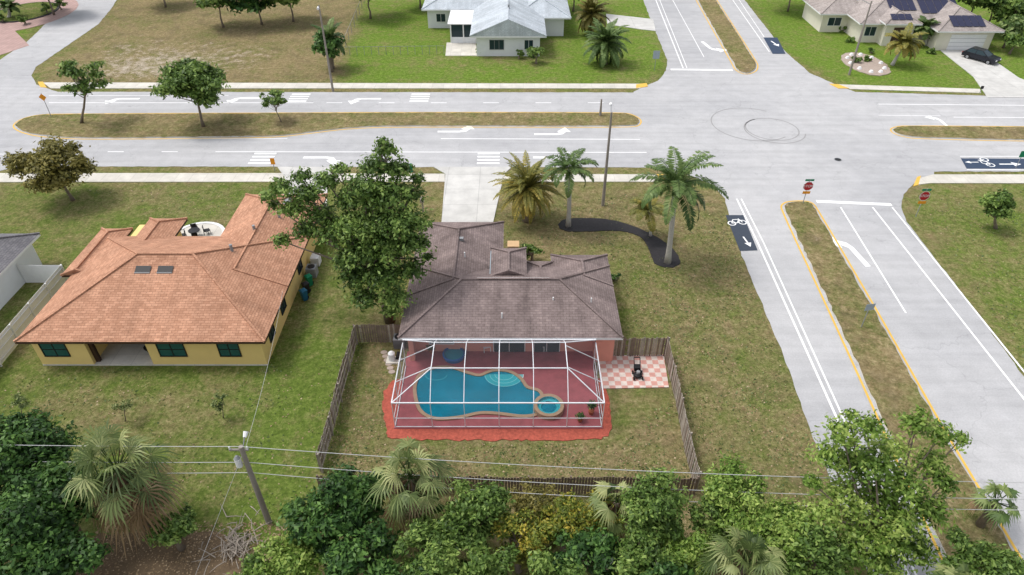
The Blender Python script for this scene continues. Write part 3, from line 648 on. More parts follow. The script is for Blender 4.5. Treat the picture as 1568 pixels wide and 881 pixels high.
o=P(840,628); SPA=empty('round_spa'); mb=MB(); circ=lambda r,z:[(o.x+r*math.cos(t*math.pi/16),o.y+r*math.sin(t*math.pi/16),z) for t in range(32)]
def ring(r0,z0,r1,z1,m):
    a,b=circ(r0,z0),circ(r1,z1)
    for i in range(32): mb.face([a[i],a[(i+1)%32],b[(i+1)%32],b[i]],m)
ring(1.0,.1,1.0,.5,M['coping']); ring(1.0,.5,.76,.5,M['coping']); ring(.76,.5,.76,.3,M['poolstep']); ring(.76,.3,.5,.3,M['poolstep']); ring(.5,.3,.5,.2,M['poolfloor']); mb.face(circ(.5,.21),M['poolfloor']); mb.build('shell',SPA)
mb=MB(); mb.face(circ(.76,.44),M['water']); mb.build('water',SPA)
o=P(695,543,.3); mb=MB(); ring(.75,.1,.82,.4,M['blue']); ring(.82,.4,.7,.46,M['blue']); ring(.7,.46,.68,.3,M['blue']); mb.face(circ(.69,.32),M['poolfloor']); mb.build('round_kiddie_pool')
def chair(name,px,rot):
    o=P(*px,.1); mb=MB(); 
    mb.box(o.x-.27,o.x+.27,o.y-.27,o.y+.27,.5,.56,M['white'],rot,(o.x,o.y)); mb.box(o.x-.27,o.x+.27,o.y+.22,o.y+.27,.56,1.0,M['white'],rot,(o.x,o.y))
    for a in (-.24,.24):
        for b_ in (-.24,.24): mb.box(o.x+a-.025,o.x+a+.025,o.y+b_-.025,o.y+b_+.025,.1,.5,M['white'],rot,(o.x,o.y))
    mb.build(name)
chair('patio_chair',(745,536),0.3); chair('patio_chair',(830,534),-.4)
def pot(name,px,h=.5,z=.1):
    o=P(*px,z); e=empty(name); mb=MB(); mb.tube([(o.x,o.y,z),(o.x,o.y,z+.3)],[.14,.2],M['terracotta'],10); mb.build('pot',e)
    V,T=leaves([((o.x,o.y,z+.3+h*.5),(.3,.3,h*.5))],.09,.8); quadmesh('foliage',V,T,L['darkg'],e)
pot('potted_plant',(905,634),.9); pot('potted_plant',(888,645),.4); pot('potted_plant',(660,540),.4)
mb=MB(); mb.slab(W([(916,546),(1016,544),(1024,594),(922,596)]),0,.07,M['checker']); mb.build('checkered_patio')
o=P(976,578); mb=MB(); D=M['dark']
mb.tube([(o.x,o.y,.22),(o.x,o.y,.32),(o.x,o.y,.42)],[.32,.3,.18],D,12); mb.tube([(o.x,o.y,.42),(o.x,o.y,.58)],.13,M['grey_metal'],10)
for a in (-.3,.3):
    for b_ in (-.3,.3): mb.tube([(o.x+a-.04,o.y+b_,.2),(o.x+a+.04,o.y+b_,.2)],.13,M['rubber'],12)
    mb.tube([(o.x+a*.7,o.y+.25,.3),(o.x+a*.7,o.y+.95,1.0)],.03,D,6)
mb.box(o.x-.2,o.x+.2,o.y+.3,o.y+.7,.3,.6,D)
mb.tube([(o.x-.21,o.y+.95,1.0),(o.x+.21,o.y+.95,1.0)],.035,D,6); mb.build('lawn_mower')
def fence(name,pts,h,mat,board=.14,gap=.03,rails=True,seed=1,var=.03,mat2=None):
    rnd=random.Random(seed); mb=MB()
    for a,b in zip(pts[:-1],pts[1:]):
        a,b=Vector(a),Vector(b); l=(b-a).length; n=int(l/(board+gap)); ang=math.atan2(b.y-a.y,b.x-a.x); ph=rnd.random()*6
        for i in range(n):
            if var>.02 and rnd.random()<.012: continue
            p=a.lerp(b,(i+.5)/n); hh=h*(1+rnd.uniform(-var,var)); lean=rnd.gauss(0,var*.6)+math.sin(i*.13+ph)*var*1.5
            q=p+Vector((-math.sin(ang),math.cos(ang)))*lean
            mb.box(q.x-board/2,q.x+board/2,q.y-.011,q.y+.011,.04,hh,mat if (mat2 is None or rnd.random()<.6) else mat2,ang+rnd.gauss(0,var),(q.x,q.y))
        m=max(1,int(l/2.4))
        for i in range(m+1):
            p=a.lerp(b,i/m); mb.box(p.x-.05,p.x+.05,p.y+.03,p.y+.13,0,h+.02,mat,ang,(p.x,p.y))
        if rails:
            nv=Vector((-math.sin(ang),math.cos(ang)))*.06
            for z in (.35,1.0,h-.25): mb.beam((a.x+nv.x,a.y+nv.y,z),(b.x+nv.x,b.y+nv.y,z),.05,mat)
    return mb.build(name)
cr=P(1018,546); WD,DW=M['wood'],M['darkwood']
fence('wooden_fence',[W([(546,527)])[0],W([(492,724)])[0]],1.75,WD,seed=3,mat2=DW)
fence('wooden_fence',[W([(546,526)])[0],(-7.3,P(600,524).y)],1.75,DW,seed=4,mat2=WD)
fence('wooden_fence',[(7.2,cr.y),(cr.x,cr.y)],1.8,DW,seed=5,mat2=WD)
fence('wooden_fence',[(cr.x,cr.y),W([(1063,752)])[0]],1.8,WD,seed=6,mat2=DW)
fence('wooden_fence',[W([(492,756)])[0],W([(1063,758)])[0]],1.6,DW,seed=8)
mb=MB(); mb.box(-8.6,-7.8,36.6,37.4,.06,.9,M['grey_metal']); mb.tube([(-8.2,37,.9),(-8.2,37,.94)],.32,M['dark'],16)
for i in range(6): mb.box(-8.62,-7.78,36.58,37.42,.15+i*.12,.18+i*.12,M['dark'])
mb.build('air_conditioner')
mb=MB(); o=P(605,552); mb.box(o.x-.6,o.x+.3,o.y-.4,o.y+.3,0,.1,M['concrete']); mb.tube([(o.x-.2,o.y,.1),(o.x-.2,o.y,.7),(o.x-.2,o.y,.85)],[.25,.25,.1],M['white'],14); mb.tube([(o.x+.2,o.y-.1,.3),(o.x+.2,o.y+.5,.3)],.12,M['dark'],10); mb.tube([(o.x-.2,o.y,.2),(o.x+.5,o.y,.2)],.03,M['white'],8); mb.build('pool_pump')
mb=MB()
for i in range(6):
    o=P(588+i*2.4,540+i*6); mb.slab([(o.x+.25*math.cos(t),o.y+.2*math.sin(t)) for t in [k*.785 for k in range(8)]],0,.04,M['rock'])
mb.build('stepping_stones')
# ---------------------------------------------------------------- YELLOW HOUSE
H2=empty('yellow_stucco_house'); Yw=M['yellow_wall']; mb=MB()
yw=34.95; xl,xr=-33.25,-17.35
mb.box(xl,-29.6,yw,38,0,2.6,Yw); mb.box(-25.4,xr,yw,38,0,2.6,Yw); mb.box(-29.6,-25.4,37.4,38,0,2.6,Yw); mb.box(xl+.003,xr-.003,38,46.8,0,2.6,Yw)
mb.box(-23.6,xr-.001,46.8,53.6,0,2.6,Yw); mb.box(-29.6,-25.4,yw+.003,yw+.2,2.3,2.6,Yw)
mb.box(xl-.004,xr+.004,yw-.03,yw,0,.12,M['concrete'])
mb.box(-31.8,-28.5,46.8,49.4,0,2.6,Yw)
mb.build('walls',H2)
mb=MB(); R=M['roof_tan']
mb.hip(-33.8,-16.8,34.4,47.4,2.75,.42,R,M['bronze']); mb.hip(-24.2,-16.81,40.6,54.3,2.742,.42,R,M['bronze'],gable=('s',))
mb.hip(-31.2,-28.0,43.8,50.2,2.735,.42,R,M['bronze'],gable=('s',)); mb.hip(-34.6,-32.0,42.0,48.6,2.73,.4,R,M['bronze'],gable=('s',))
mb.build('roof',H2,uv=True)
mb=MB()
mb.box(-29.6,-25.4,yw-.02,37.4,0,.1,M['concrete'])
for x0,x1 in ((-32.7,-31.0),(-24.6,-22.8),(-20.4,-19.0)): win(mb,x0,x1,.95,2.15,yw,M['dark'],M['teal_glass'],2,2)
win(mb,-28.6,-26.2,.12,2.2,37.4,M['bronze'],M['glass'],3,1); mb.box(-29.58,-29.3,yw+.25,yw+.5,.1,2.3,M['bronze'])
for y0 in (36.4,39.5,44.6): win(mb,y0,y0+1.1,.9,2.1,xr,M['dark'],M['glass'],2,1,'x',1)
for x in (-26.5,-24.9): 
    mb.face([(x-.6,39.4,2.75+5.0*.42+.06),(x+.5,39.4,2.75+5.0*.42+.06),(x+.5,39.9,2.75+5.5*.42+.09),(x-.6,39.9,2.75+5.5*.42+.09)],M['dark'])
    mb.box(x-.6,x+.5,39.36,39.42,4.75,4.92,M['grey_metal'])
for x,y,z in ((-21.2,42.6,4.9),(-20.6,46,4.45),(-19.4,48.6,4.15)): mb.tube([(x,y,z-.5),(x,y,z+.25)],.12,M['grey_metal'],8)
mb.box(-19.9,-19.1,50.6,51.6,3.6,3.95,M['grey_metal'])
mb.build('trim_and_windows',H2)
mb=MB(); o=P(303,363); mb.slab([(o.x+2.2*math.cos(t*.2618),o.y+2.2*math.sin(t*.2618)) for t in range(24)],0,.08,M['concrete']); ribbon(mb,[(o.x+2.25*math.cos(t*.2618),o.y+2.25*math.sin(t*.2618)) for t in range(24)],.3,.12,M['white'],True); mb.slab(W([(285,372),(330,372),(345,356),(310,352)]),0,.06,M['concrete']); mb.build('courtyard_patio')
mb=MB(); o=P(300,362,.08); 
for k in range(4):
    a=k*1.57+.4; x,y=o.x+1.0*math.cos(a),o.y+1.0*math.sin(a); mb.box(x-.25,x+.25,y-.25,y+.25,.45,.5,M['dark'],a,(x,y)); mb.box(x-.25,x+.25,y+.2,y+.25,.5,.95,M['dark'],a+1.57,(x,y))
    for s1 in(-.2,.2):
        for s2 in (-.2,.2): mb.box(x+s1-.02,x+s1+.02,y+s2-.02,y+s2+.02,.08,.45,M['dark'])
mb.tube([(o.x,o.y,.08),(o.x,o.y,.7)],.05,M['dark']); mb.tube([(o.x,o.y,.7),(o.x,o.y,.74)],.5,M['dark'],20); mb.build('patio_table_set')
def bin_(name,x,y,col,rot=0):
    mb=MB(); mb.tube([(x,y,.05),(x,y,.95)],[.24,.32],col,4); mb.tube([(x,y,.95),(x,y,1.0),(x,y,1.06)],[.36,.35,.2],col,4)
    for s1 in (-.2,.2): mb.tube([(x+s1-.03,y+.25,.12),(x+s1+.03,y+.25,.12)],.12,M['rubber'],10)
    mb.build(name)
o=P(457,449); bin_('trash_bin',-16.5,o.y,M['dark']); bin_('recycling_bin',-16.45,o.y-.9,M['binblue']); bin_('trash_bin',-16.5,o.y+1.0,M['signgreen'])
mb=MB(); mb.box(-17.0,-16.2,o.y+2,o.y+2.8,.05,.9,M['grey_metal']); mb.tube([(-16.6,o.y+2.4,.9),(-16.6,o.y+2.4,.94)],.3,M['dark'],16); mb.box(-17.0,-16.3,o.y+3.6,o.y+4.4,.05,.85,M['white']); mb.build('air_conditioner')
mb=MB(); mb.tube([(-26.2,36.4,.1),(-26.2,36.4,.4)],.25,M['dark'],12); mb.tube([(-26.2,36.4,.4),(-26.2,36.4,.5)],.4,M['dark'],16); mb.build('patio_table')
# ---------------------------------------------------------------- FAR-LEFT NEIGHBOUR
H3=empty('white_stucco_house'); mb=MB(); mb.box(-55,-40,35.6,47.2,0,2.6,M['white_wall']); mb.build('walls',H3)
mb=MB(); mb.hip(-56,-39.4,35,47.8,2.75,.42,M['roof_grey'],M['white']); mb.build('roof',H3,uv=True)
mb=MB(); win(mb,38,39.2,1,2.1,-40,M['white'],M['glass'],2,1,'x',1); win(mb,-44,-42.5,1,2.1,35.6,M['white'],M['glass']); mb.build('windows',H3)
fence('vinyl_fence',[(-39.9,44.6),(-36.4,44.6),(-36.2,30.0),(-36.2,24)],1.8,M['white'],.2,.004,var=.001)
# ---------------------------------------------------------------- TOP WHITE HOUSE
H4=empty('white_bungalow'); Ww=M['white_wall']; mb=MB(); y4=98.9
mb.box(-5.1,4.0,y4,122,0,3.0,Ww); mb.box(-13.4,-5.1,112,122,0,3.0,Ww); mb.box(-9.1,-5.3,104.6,104.7,0,.9,Ww); mb.box(3.99,8,108,118,0,3,Ww)
mb.face([(-5.1,y4-.004,2.9),(4.0,y4-.004,2.9),(-.55,y4-.004,5.0)],Ww)
mb.build('walls',H4)
mb=MB(); R=M['roof_white']; mb.hip(-6.0,4.9,98.2,126,3.05,.42,R,M['white'],gable=('s','n')); mb.hip(-14.2,-3,111.3,123,3.04,.4,R,M['white'],gable=('e',)); mb.hip(0,9,107,119,3.03,.4,R,M['white'])
mb.build('roof',H4,uv=True)
mb=MB(); mb.box(-9.6,-6.01,104.2,111.2,2.85,3.0,M['white']); 
for x in (-9.2,-7.3,-5.5): mb.box(x-.08,x+.08,104.5,104.66,0,2.85,M['white'])
mb.box(-9.1,-5.3,104.72,104.74,.9,2.8,M['glass'])
win(mb,-3.2,-1.2,1.0,2.3,y4,M['grey_metal'],M['glass'],3,1); win(mb,1.8,3.0,1.0,2.3,y4,M['white'],M['glass'],2,1); win(mb,-12,-10.6,1,2.2,112,M['white'],M['glass'],2,1)
mb.tube([(-.5,104,5),(-.5,104,5.8)],.15,M['grey_metal'],8)
mb.build('trim_and_windows',H4)
walk('patio_slab',[(684,66),(728,66),(732,86),(682,86)],.06)
mb=MB(); a=P(525,85); b_=P(680,83)
for i in range(15):
    p=a.lerp(b_,i/14); mb.tube([(p.x,p.y,0),(p.x,p.y,1.2)],.03,M['grey_metal'],5)
mb.tube([(a.x,a.y,1.2),(b_.x,b_.y,1.2)],.025,M['grey_metal'],5)
a2=P(558,5)
for i in range(9):
    p=a.lerp(a2,i/8); mb.tube([(p.x,p.y,0),(p.x,p.y,1.6)],.035,M['grey_metal'],5)
mb.tube([(a.x,a.y,1.6),(a2.x,a2.y,1.6)],.03,M['grey_metal'],5); mb.build('chain_link_fence')
# ---------------------------------------------------------------- TOP RIGHT HOUSE
H5=empty('cream_stucco_house'); Cw=M['cream_wall']; mb=MB()
mb.box(52.6,70.4,105,118,0,2.9,Cw); mb.box(62.4,70.4,101.4,105,0,2.9,Cw); mb.box(55.4,59.6,103.4,105,0,3.3,Cw); mb.box(48.5,52.6,110,118,0,2.9,Cw); mb.build('walls',H5)
mb=MB(); R=M['roof_beige']; mb.hip(51.8,71.2,104.2,118.8,3.0,.42,R,M['white']); mb.hip(61.6,71.19,100.6,110.5,2.992,.42,R,M['white'],gable=('n',)); mb.hip(54.8,60.2,102.7,109,3.4,.42,R,M['white'],gable=('n',)); mb.hip(47.7,54,109.2,118.6,2.98,.4,R,M['white'],gable=('e',))
mb.build('roof',H5,uv=True)
mb=MB()
mb.box(64.2,69.4,101.34,101.4,.05,2.3,M['white'])
for i in range(1,4): mb.box(64.2,69.4,101.32,101.34,.05+i*.56,.08+i*.56,M['grey_metal'])
mb.box(56.6,58.4,103.36,103.4,.05,2.7,M['bronze']); win(mb,60.2,61.6,1,2.3,105,M['white'],M['glass'],2,1); win(mb,53.2,54.8,1,2.3,105,M['white'],M['glass'],2,1); win(mb,49.5,51.5,1,2.2,110,M['white'],M['glass'],2,1)
def solar(x0,x1,y0,y1,ye,ze_,sl,nx=3):
    for i in range(nx):
        a=x0+(x1-x0)*i/nx; b=x0+(x1-x0)*(i+.95)/nx; mb.face([(a,y0,ze_+(y0-ye)*sl+.12),(b,y0,ze_+(y0-ye)*sl+.12),(b,y1,ze_+(y1-ye)*sl+.12),(a,y1,ze_+(y1-ye)*sl+.12)],M['solar'])
solar(57,61,106.8,109.6,104.2,3.0,.42,4); solar(61.6,67.5,106.2,110.0,104.2,3.0,.42,5); solar(64.0,68.8,101.4,103.6,100.6,3.0,.42,5); solar(55.9,59,103.4,104.6,102.7,3.4,.42,3)
mb.build('trim_windows_solar',H5)
# ---------------------------------------------------------------- CAR
def car(name,px,rot):
    o=P(*px); e=empty(name); e.location=o; e.rotation_euler=(0,0,rot)
    prof=[(-2.3,.35),(-2.35,.7),(-2.2,.95),(-1.3,1.0),(1.0,1.0),(2.1,.9),(2.35,.65),(2.3,.35)]
    mb=MB(); n=len(prof)
    for s in (-1,1):
        pts=[(x,s*.9,z) for x,z in prof]; mb.face(pts if s<0 else pts[::-1],M['carpaint'])
    for i in range(n):
        a,b=prof[i],prof[(i+1)%n]; mb.face([(a[0],-.9,a[1]),(a[0],.9,a[1]),(b[0],.9,b[1]),(b[0],-.9,b[1])],M['carpaint'])
    bt=[(-2.0,-.82,1.0),(1.1,-.82,1.0),(1.1,.82,1.0),(-2.0,.82,1.0)]; tp=[(-1.5,-.62,1.5),(.2,-.62,1.5),(.2,.62,1.5),(-1.5,.62,1.5)]
    for i in range(4): mb.face([bt[i],bt[(i+1)%4],tp[(i+1)%4],tp[i]],M['glass'])
    mb.box(-1.52,.22,-.64,.64,1.5,1.55,M['carpaint'])
    for i,j in ((0,0),(1,1),(2,2),(3,3)): mb.beam(bt[i],tp[i],.08,M['carpaint'])
    mb.beam((-.6,-.82,1),(-.6,-.62,1.5),.08,M['carpaint']); mb.beam((-.6,.82,1),(-.6,.62,1.5),.08,M['carpaint'])
    mb.box(2.3,2.37,-.8,-.45,.62,.78,M['white']); mb.box(2.3,2.37,.45,.8,.62,.78,M['white']); mb.box(-2.38,-2.3,-.85,-.5,.7,.85,M['red']); mb.box(-2.38,-2.3,.5,.85,.7,.85,M['red'])
    mb.box(.75,.95,-1.02,-.88,.98,1.1,M['carpaint']); mb.box(.75,.95,.88,1.02,.98,1.1,M['carpaint'])
    ob=mb.build('body',e); bv=ob.modifiers.new('b','BEVEL'); bv.width=.05; bv.segments=2
    mb=MB()
    for x in (-1.45,1.45):
        for s in (-1,1):
            mb.tube([(x,s*.72,.34),(x,s*.93,.34)],.34,M['rubber'],18); mb.tube([(x,s*.93,.34),(x,s*.945,.34)],.2,M['grey_metal'],14)
    mb.build('wheels',e)
car('parked_car',(1500,93),math.radians(-55))
# ---------------------------------------------------------------- POLES / SIGNS / WIRES
def stop_sign(px,top,rot=0):
    b=P(*px); e=empty('stop_sign'); t=Q(top[0],top[1],b.y); zc=t.z; mb=MB(); mb.tube([(b.x,b.y,0),(b.x,b.y,zc+.75)],.035,M['grey_metal'],8)
    R=.5; oc=lambda r,y:[(b.x+r*math.cos(math.pi/8+k*math.pi/4),y,zc+r*math.sin(math.pi/8+k*math.pi/4)) for k in range(8)]
    mb.face(oc(R,b.y-.05),M['white']); mb.face(oc(R*.93,b.y-.056),M['red']); mb.face(oc(R,b.y-.045)[::-1],M['grey_metal'])
    mb.box(b.x-.36,b.x+.36,b.y-.06,b.y-.05,zc-.82,zc-.54,M['orange']); mb.box(b.x-.42,b.x+.42,b.y-.012,b.y+.012,zc+.52,zc+.72,M['signgreen'])
    mb.build('post_and_plates',e)
    cu=bpy.data.curves.new('stop_text','FONT'); cu.body='STOP'; cu.size=.36; cu.align_x='CENTER'; cu.align_y='CENTER'; cu.materials.append(M['white'])
    tx=bpy.data.objects.new('lettering',cu); bpy.context.collection.objects.link(tx); tx.parent=e; tx.location=(b.x,b.y-.062,zc); tx.rotation_euler=(math.pi/2,0,0)
stop_sign((1229,313),(1233,285)); stop_sign((1402,332),(1411,300))
def plate_sign(name,px,top,w,h,mat,rot=0,diamond=False):
    b=P(*px); t=Q(top[0],top[1],b.y); mb=MB(); mb.tube([(b.x,b.y,0),(b.x,b.y,t.z+h/2)],.035,M['grey_metal'],8)
    if diamond:
        q=[(b.x,b.y-.05,t.z-h/2),(b.x+w/2,b.y-.05,t.z),(b.x,b.y-.05,t.z+h/2),(b.x-w/2,b.y-.05,t.z)]; mb.face(q,mat); mb.face([(a,y+.006,z) for a,y,z in q][::-1],M['grey_metal'])
    else: mb.box(b.x-w/2,b.x+w/2,b.y-.055,b.y-.04,t.z-h/2,t.z+h/2,mat,rot,(b.x,b.y))
    mb.build(name)
plate_sign('street_sign',(1318,503),(1330,470),.75,.6,M['flash'],.2); plate_sign('yellow_warning_sign',(79,180),(67,149),.9,.9,M['orange'],0,True); plate_sign('street_sign',(1002,108),(1005,84),.9,1.1,M['flash'])
plate_sign('yellow_warning_sign',(421,262),(418,247),.45,.7,M['orange']); plate_sign('street_sign',(1555,258),(1562,236),.6,.7,M['signgreen']); plate_sign('street_sign',(1500,143),(1500,134),.4,.4,M['dark'])
mb=MB(); o=P(630,263); mb.tube([(o.x,o.y,0),(o.x,o.y,.1),(o.x,o.y,.7),(o.x,o.y,.85),(o.x,o.y,.95)],[.2,.16,.16,.18,.06],M['signgreen'],10); mb.tube([(o.x-.3,o.y,.55),(o.x+.3,o.y,.55)],.08,M['orange'],8); mb.build('fire_hydrant')
def lamp(name,px,top,arm=(0,0)):
    b=P(*px); t=Q(top[0],top[1],b.y); mb=MB(); mb.tube([(b.x,b.y,0),(b.x,b.y,t.z)],[.16,.09],M['pole'],10)
    if arm!=(0,0):
        mb.tube([(b.x,b.y,t.z-.4),(b.x+arm[0],b.y+arm[1],t.z+.1)],.04,M['grey_metal'],6); mb.tube([(b.x+arm[0],b.y+arm[1],t.z+.1),(b.x+arm[0]*1.35,b.y+arm[1]*1.35,t.z+.02)],[.1,.16],M['white'],8)
    mb.build(name); return t
lamp('street_lamp',(923,315),(934,172),(.1,1.3)); lamp('street_lamp',(1300,115),(1342,2),(-1.2,.5)); lamp('street_lamp',(510,140),(501,8),(.2,-1.2)); lamp('utility_post',(919,178),(918,152),(0,0))
UP=empty('utility_pole'); b=P(412,800); t=Q(374,684,b.y); mb=MB(); mb.tube([(b.x,b.y,0),(b.x,b.y,t.z)],[.17,.12],M['pole'],10)
mb.tube([(b.x-.35,b.y-.1,t.z-1.4),(b.x-.35,b.y-.1,t.z-.8)],.17,M['white'],14); mb.tube([(b.x-.35,b.y-.1,t.z-.8),(b.x-.35,b.y-.1,t.z-.62)],[.17,.06],M['grey_metal'],10)
mb.tube([(b.x,b.y,t.z-.4),(b.x+.05,b.y+.6,t.z+.15)],.03,M['grey_metal'],6); mb.tube([(b.x+.05,b.y+.55,t.z+.05),(b.x+.07,b.y+.8,t.z+.2)],[.1,.14],M['white'],8)
mb.beam((b.x-.65,b.y,t.z-.25),(b.x+.35,b.y,t.z-.25),.09,M['pole'])
for dx in (-.6,.3): mb.tube([(b.x+dx,b.y,t.z-.22),(b.x+dx,b.y,t.z-.02)],[.05,.04],M['white'],8)
mb.build('pole_and_transformer',UP)
def wire(pts,sag,r=.017):
    mb=MB(); a,b_=Vector(pts[0]),Vector(pts[1]); L_=[a.lerp(b_,i/24)-Vector((0,0,sag*4*(i/24)*(1-i/24))) for i in range(25)]; mb.tube(L_,r,M['wire'],4,False); return mb.build('power_line')
for dz,sg in ((.0,.5),(-1.25,.6),(-2.1,.7)):
    wire([(b.x,b.y,t.z+dz),(b.x-42,b.y+1.5,t.z+dz)],sg); wire([(b.x,b.y,t.z+dz),(b.x+48,b.y-2.0,t.z+dz-.4)],sg*1.4)
wire([(b.x,b.y,t.z-.6),(-17.1,40.3,2.8)],.5,.010); wire([(b.x,b.y,t.z-.5),(b.x-3,b.y-3.5,0)],0,.012)
# ---------------------------------------------------------------- VEGETATION
b0=P(597,492); 
def LB(px,py,dy,r,fl=.8):
    p=Q(px,py,b0.y+dy); R=r*mpp(p); return (tuple(p),(R,R,R*fl))
ex=[LB(*a) for a in ((590,232,1,19),(575,258,1,25),(610,262,1,23),(555,290,0,30),(600,300,0,33),(632,300,1,20),(622,345,-1,33),(575,345,0,36),(535,310,1,26),(500,280,1,22),(470,300,1,25),(430,292,1.5,22),(450,322,1,23),(490,332,1,26),(515,358,0,31),(470,355,1,22),(432,370,1,16),(555,388,-1,33),(600,385,-1,34),(636,375,-1.5,26),(520,262,1,15),(545,425,-1,29),(590,425,-1.5,33),(630,415,-1.5,23),(558,458,-2,24),(605,458,-2,25),(540,345,0,26),(600,475,-2,16),(648,345,-1,14),(410,302,2,13),(585,218,1,10),(463,272,2,15),(640,275,1,13),(420,315,2,11),(655,395,-1,11),(528,400,-1,20),(570,310,0,26),(600,345,-1,28))]
tree('tall_shade_tree',b0,Q(575,350,b0.y),(2.4,2.4,2.6),L['mid'],nl=8,size=.15,dens=.95,tr=.32,extra=ex,seed=5)
treepx('median_tree',(125,190),(128,118),(42,38,34),L['mid'],nl=20,size=.24,dens=.42,tr=.16,lobe=(.2,.34))
treepx('median_tree',(312,195),(298,133),(62,56,36),L['mid'],nl=36,size=.24,dens=.8,tr=.18,lobe=(.2,.34))
treepx('median_tree',(431,188),(418,156),(25,22,19),L['mid'],nl=16,size=.2,dens=.5,tr=.07,lobe=(.22,.36))
treepx('street_tree',(112,307),(78,253),(62,56,44),L['olive'],nl=38,size=.2,dens=.7,tr=.16,lobe=(.2,.34))
treepx('round_shrub',(821,98),(821,83),15,L['mid'],nl=10,size=.2,dens=1.1); treepx('round_shrub',(735,84),(735,76),8,L['mid'],nl=8,size=.18,dens=1.1); treepx('round_shrub',(795,90),(795,82),8,L['mid'],nl=7,size=.18)
treepx('ivy_covered_tree',(508,110),(500,68),(24,20,28),L['darkg'],nl=18,size=.3,dens=.9,tr=.25)
treepx('round_shrub',(1524,350),(1526,318),(26,22,26),L['mid'],nl=24,size=.16,dens=1.1,lobe=(.3,.48))
treepx('round_shrub',(815,402),(812,385),(16,14,14),L['mid'],nl=10,size=.14); treepx('low_shrub',(942,430),(942,424),(9,10,8),L['darkg'],nl=6,size=.12)
treepx('low_shrub',(780,395),(788,395),(8,8,8),L['mid'],nl=6,size=.12)
def palmpx(name,bpx,cpx,rpx,**k):
    b=P(*bpx); cr_=Q(cpx[0],cpx[1],b.y); return pinnate(name,b,cr_,flen=rpx*mpp(cr_),**k)
palmpx('royal_palm',(870,347),(872,258),52,n=17,leafm=L['palm'],e0=(-10,80),droop=1.6,seed=3,trunk=.19)
palmpx('royal_palm',(1022,403),(1034,284),86,n=22,leafm=L['palm'],e0=(-15,80),droop=1.45,seed=4,trunk=.22,ll=.8,lw=.07)
palmpx('date_palm',(808,338),(808,288),60,n=95,leafm=L['date'],e0=(-45,85),droop=1.1,seed=5,trunk=.35,ll=.42,lw=.045,yellow=.5,tr_mat='bark',crownshaft=False)
palmpx('small_yellow_palm',(996,362),(992,322),38,n=13,leafm=L['date'],e0=(0,80),droop=1.5,seed=6,trunk=.1,yellow=.3)
palmpx('small_palm',(1366,100),(1384,66),34,n=26,leafm=L['date'],e0=(-20,80),droop=1.3,seed=7,trunk=.2,lw=.1,yellow=.5)
palmpx('date_palm',(905,55),(905,22),34,n=50,leafm=L['olive'],e0=(-50,85),droop=1.2,seed=8,trunk=.35,lw=.1,yellow=.2,tr_mat='bark')
palmpx('date_palm',(925,98),(928,66),44,n=60,leafm=L['palm'],e0=(-50,85),droop=1.2,seed=9,trunk=.35,lw=.1,yellow=.1,tr_mat='bark')
palmpx('ivy_palm',(508,105),(505,60),34,n=20,leafm=L['palm'],e0=(-40,85),droop=1.2,seed=10,trunk=.3,lw=.1,tr_mat='bark')
palmpx('small_palm',(1418,70),(1416,42),22,n=24,leafm=L['palm'],e0=(-20,80),droop=1.3,seed=11,trunk=.18,lw=.1)
for px,r in (((1325,98),3.6),((1283,30),3.5)):
    o=P(*px); mb=MB(); mb.slab(ragged([(o.x+r*.8*math.cos(t*.3927),o.y+r*math.sin(t*.3927)*1.3) for t in range(16)],.5,.15),0,.08,M['rock'])
    for k in range(10): a=k*.63; mb.tube([(o.x+r*.6*math.cos(a),o.y+r*math.sin(a),0),(o.x+r*.6*math.cos(a),o.y+r*math.sin(a),.35)],[.4,.2],M['white'],6)
    mb.build('stone_bed')
for p,r in (((1310,92),9),((1330,90),7),((1300,60),8),((1290,45),8),((1395,80),7),((1425,78),7),((1335,78),6)): treepx('low_shrub',(p[0],p[1]+4),p,r,L['mid'],nl=6,size=.22)
for i,(x,y,z,r,lm) in enumerate(((330,-8,5,40,'mid'),(390,-12,5,44,'darkg'),(440,-16,5,36,'mid'),(1530,-5,5,40,'darkg'),(1560,18,4,34,'mid'),(1500,-14,6,40,'mid'),(1555,62,2,14,'mid'),(1550,42,3,22,'palm'),(560,-30,6,40,'mid'),(640,-34,5,40,'darkg'),(880,-30,5,40,'mid'),(1220,-40,6,44,'mid'),(1330,-42,5,40,'darkg'),(240,-36,5,38,'mid'),(60,-35,6,44,'darkg'))):
    treez('background_tree',x,y,z,r,L[lm],nl=16,size=.4,dens=.9,seed=100+i)
for p in ((1,25),(35,28),(70,12),(90,6)): treez('low_shrub',p[0],p[1],1,9,L['mid'],nl=6,size=.25)
palmpx('small_palm',(14,28),(14,10),20,n=16,leafm=L['palm'],seed=31,trunk=.25,lw=.1)
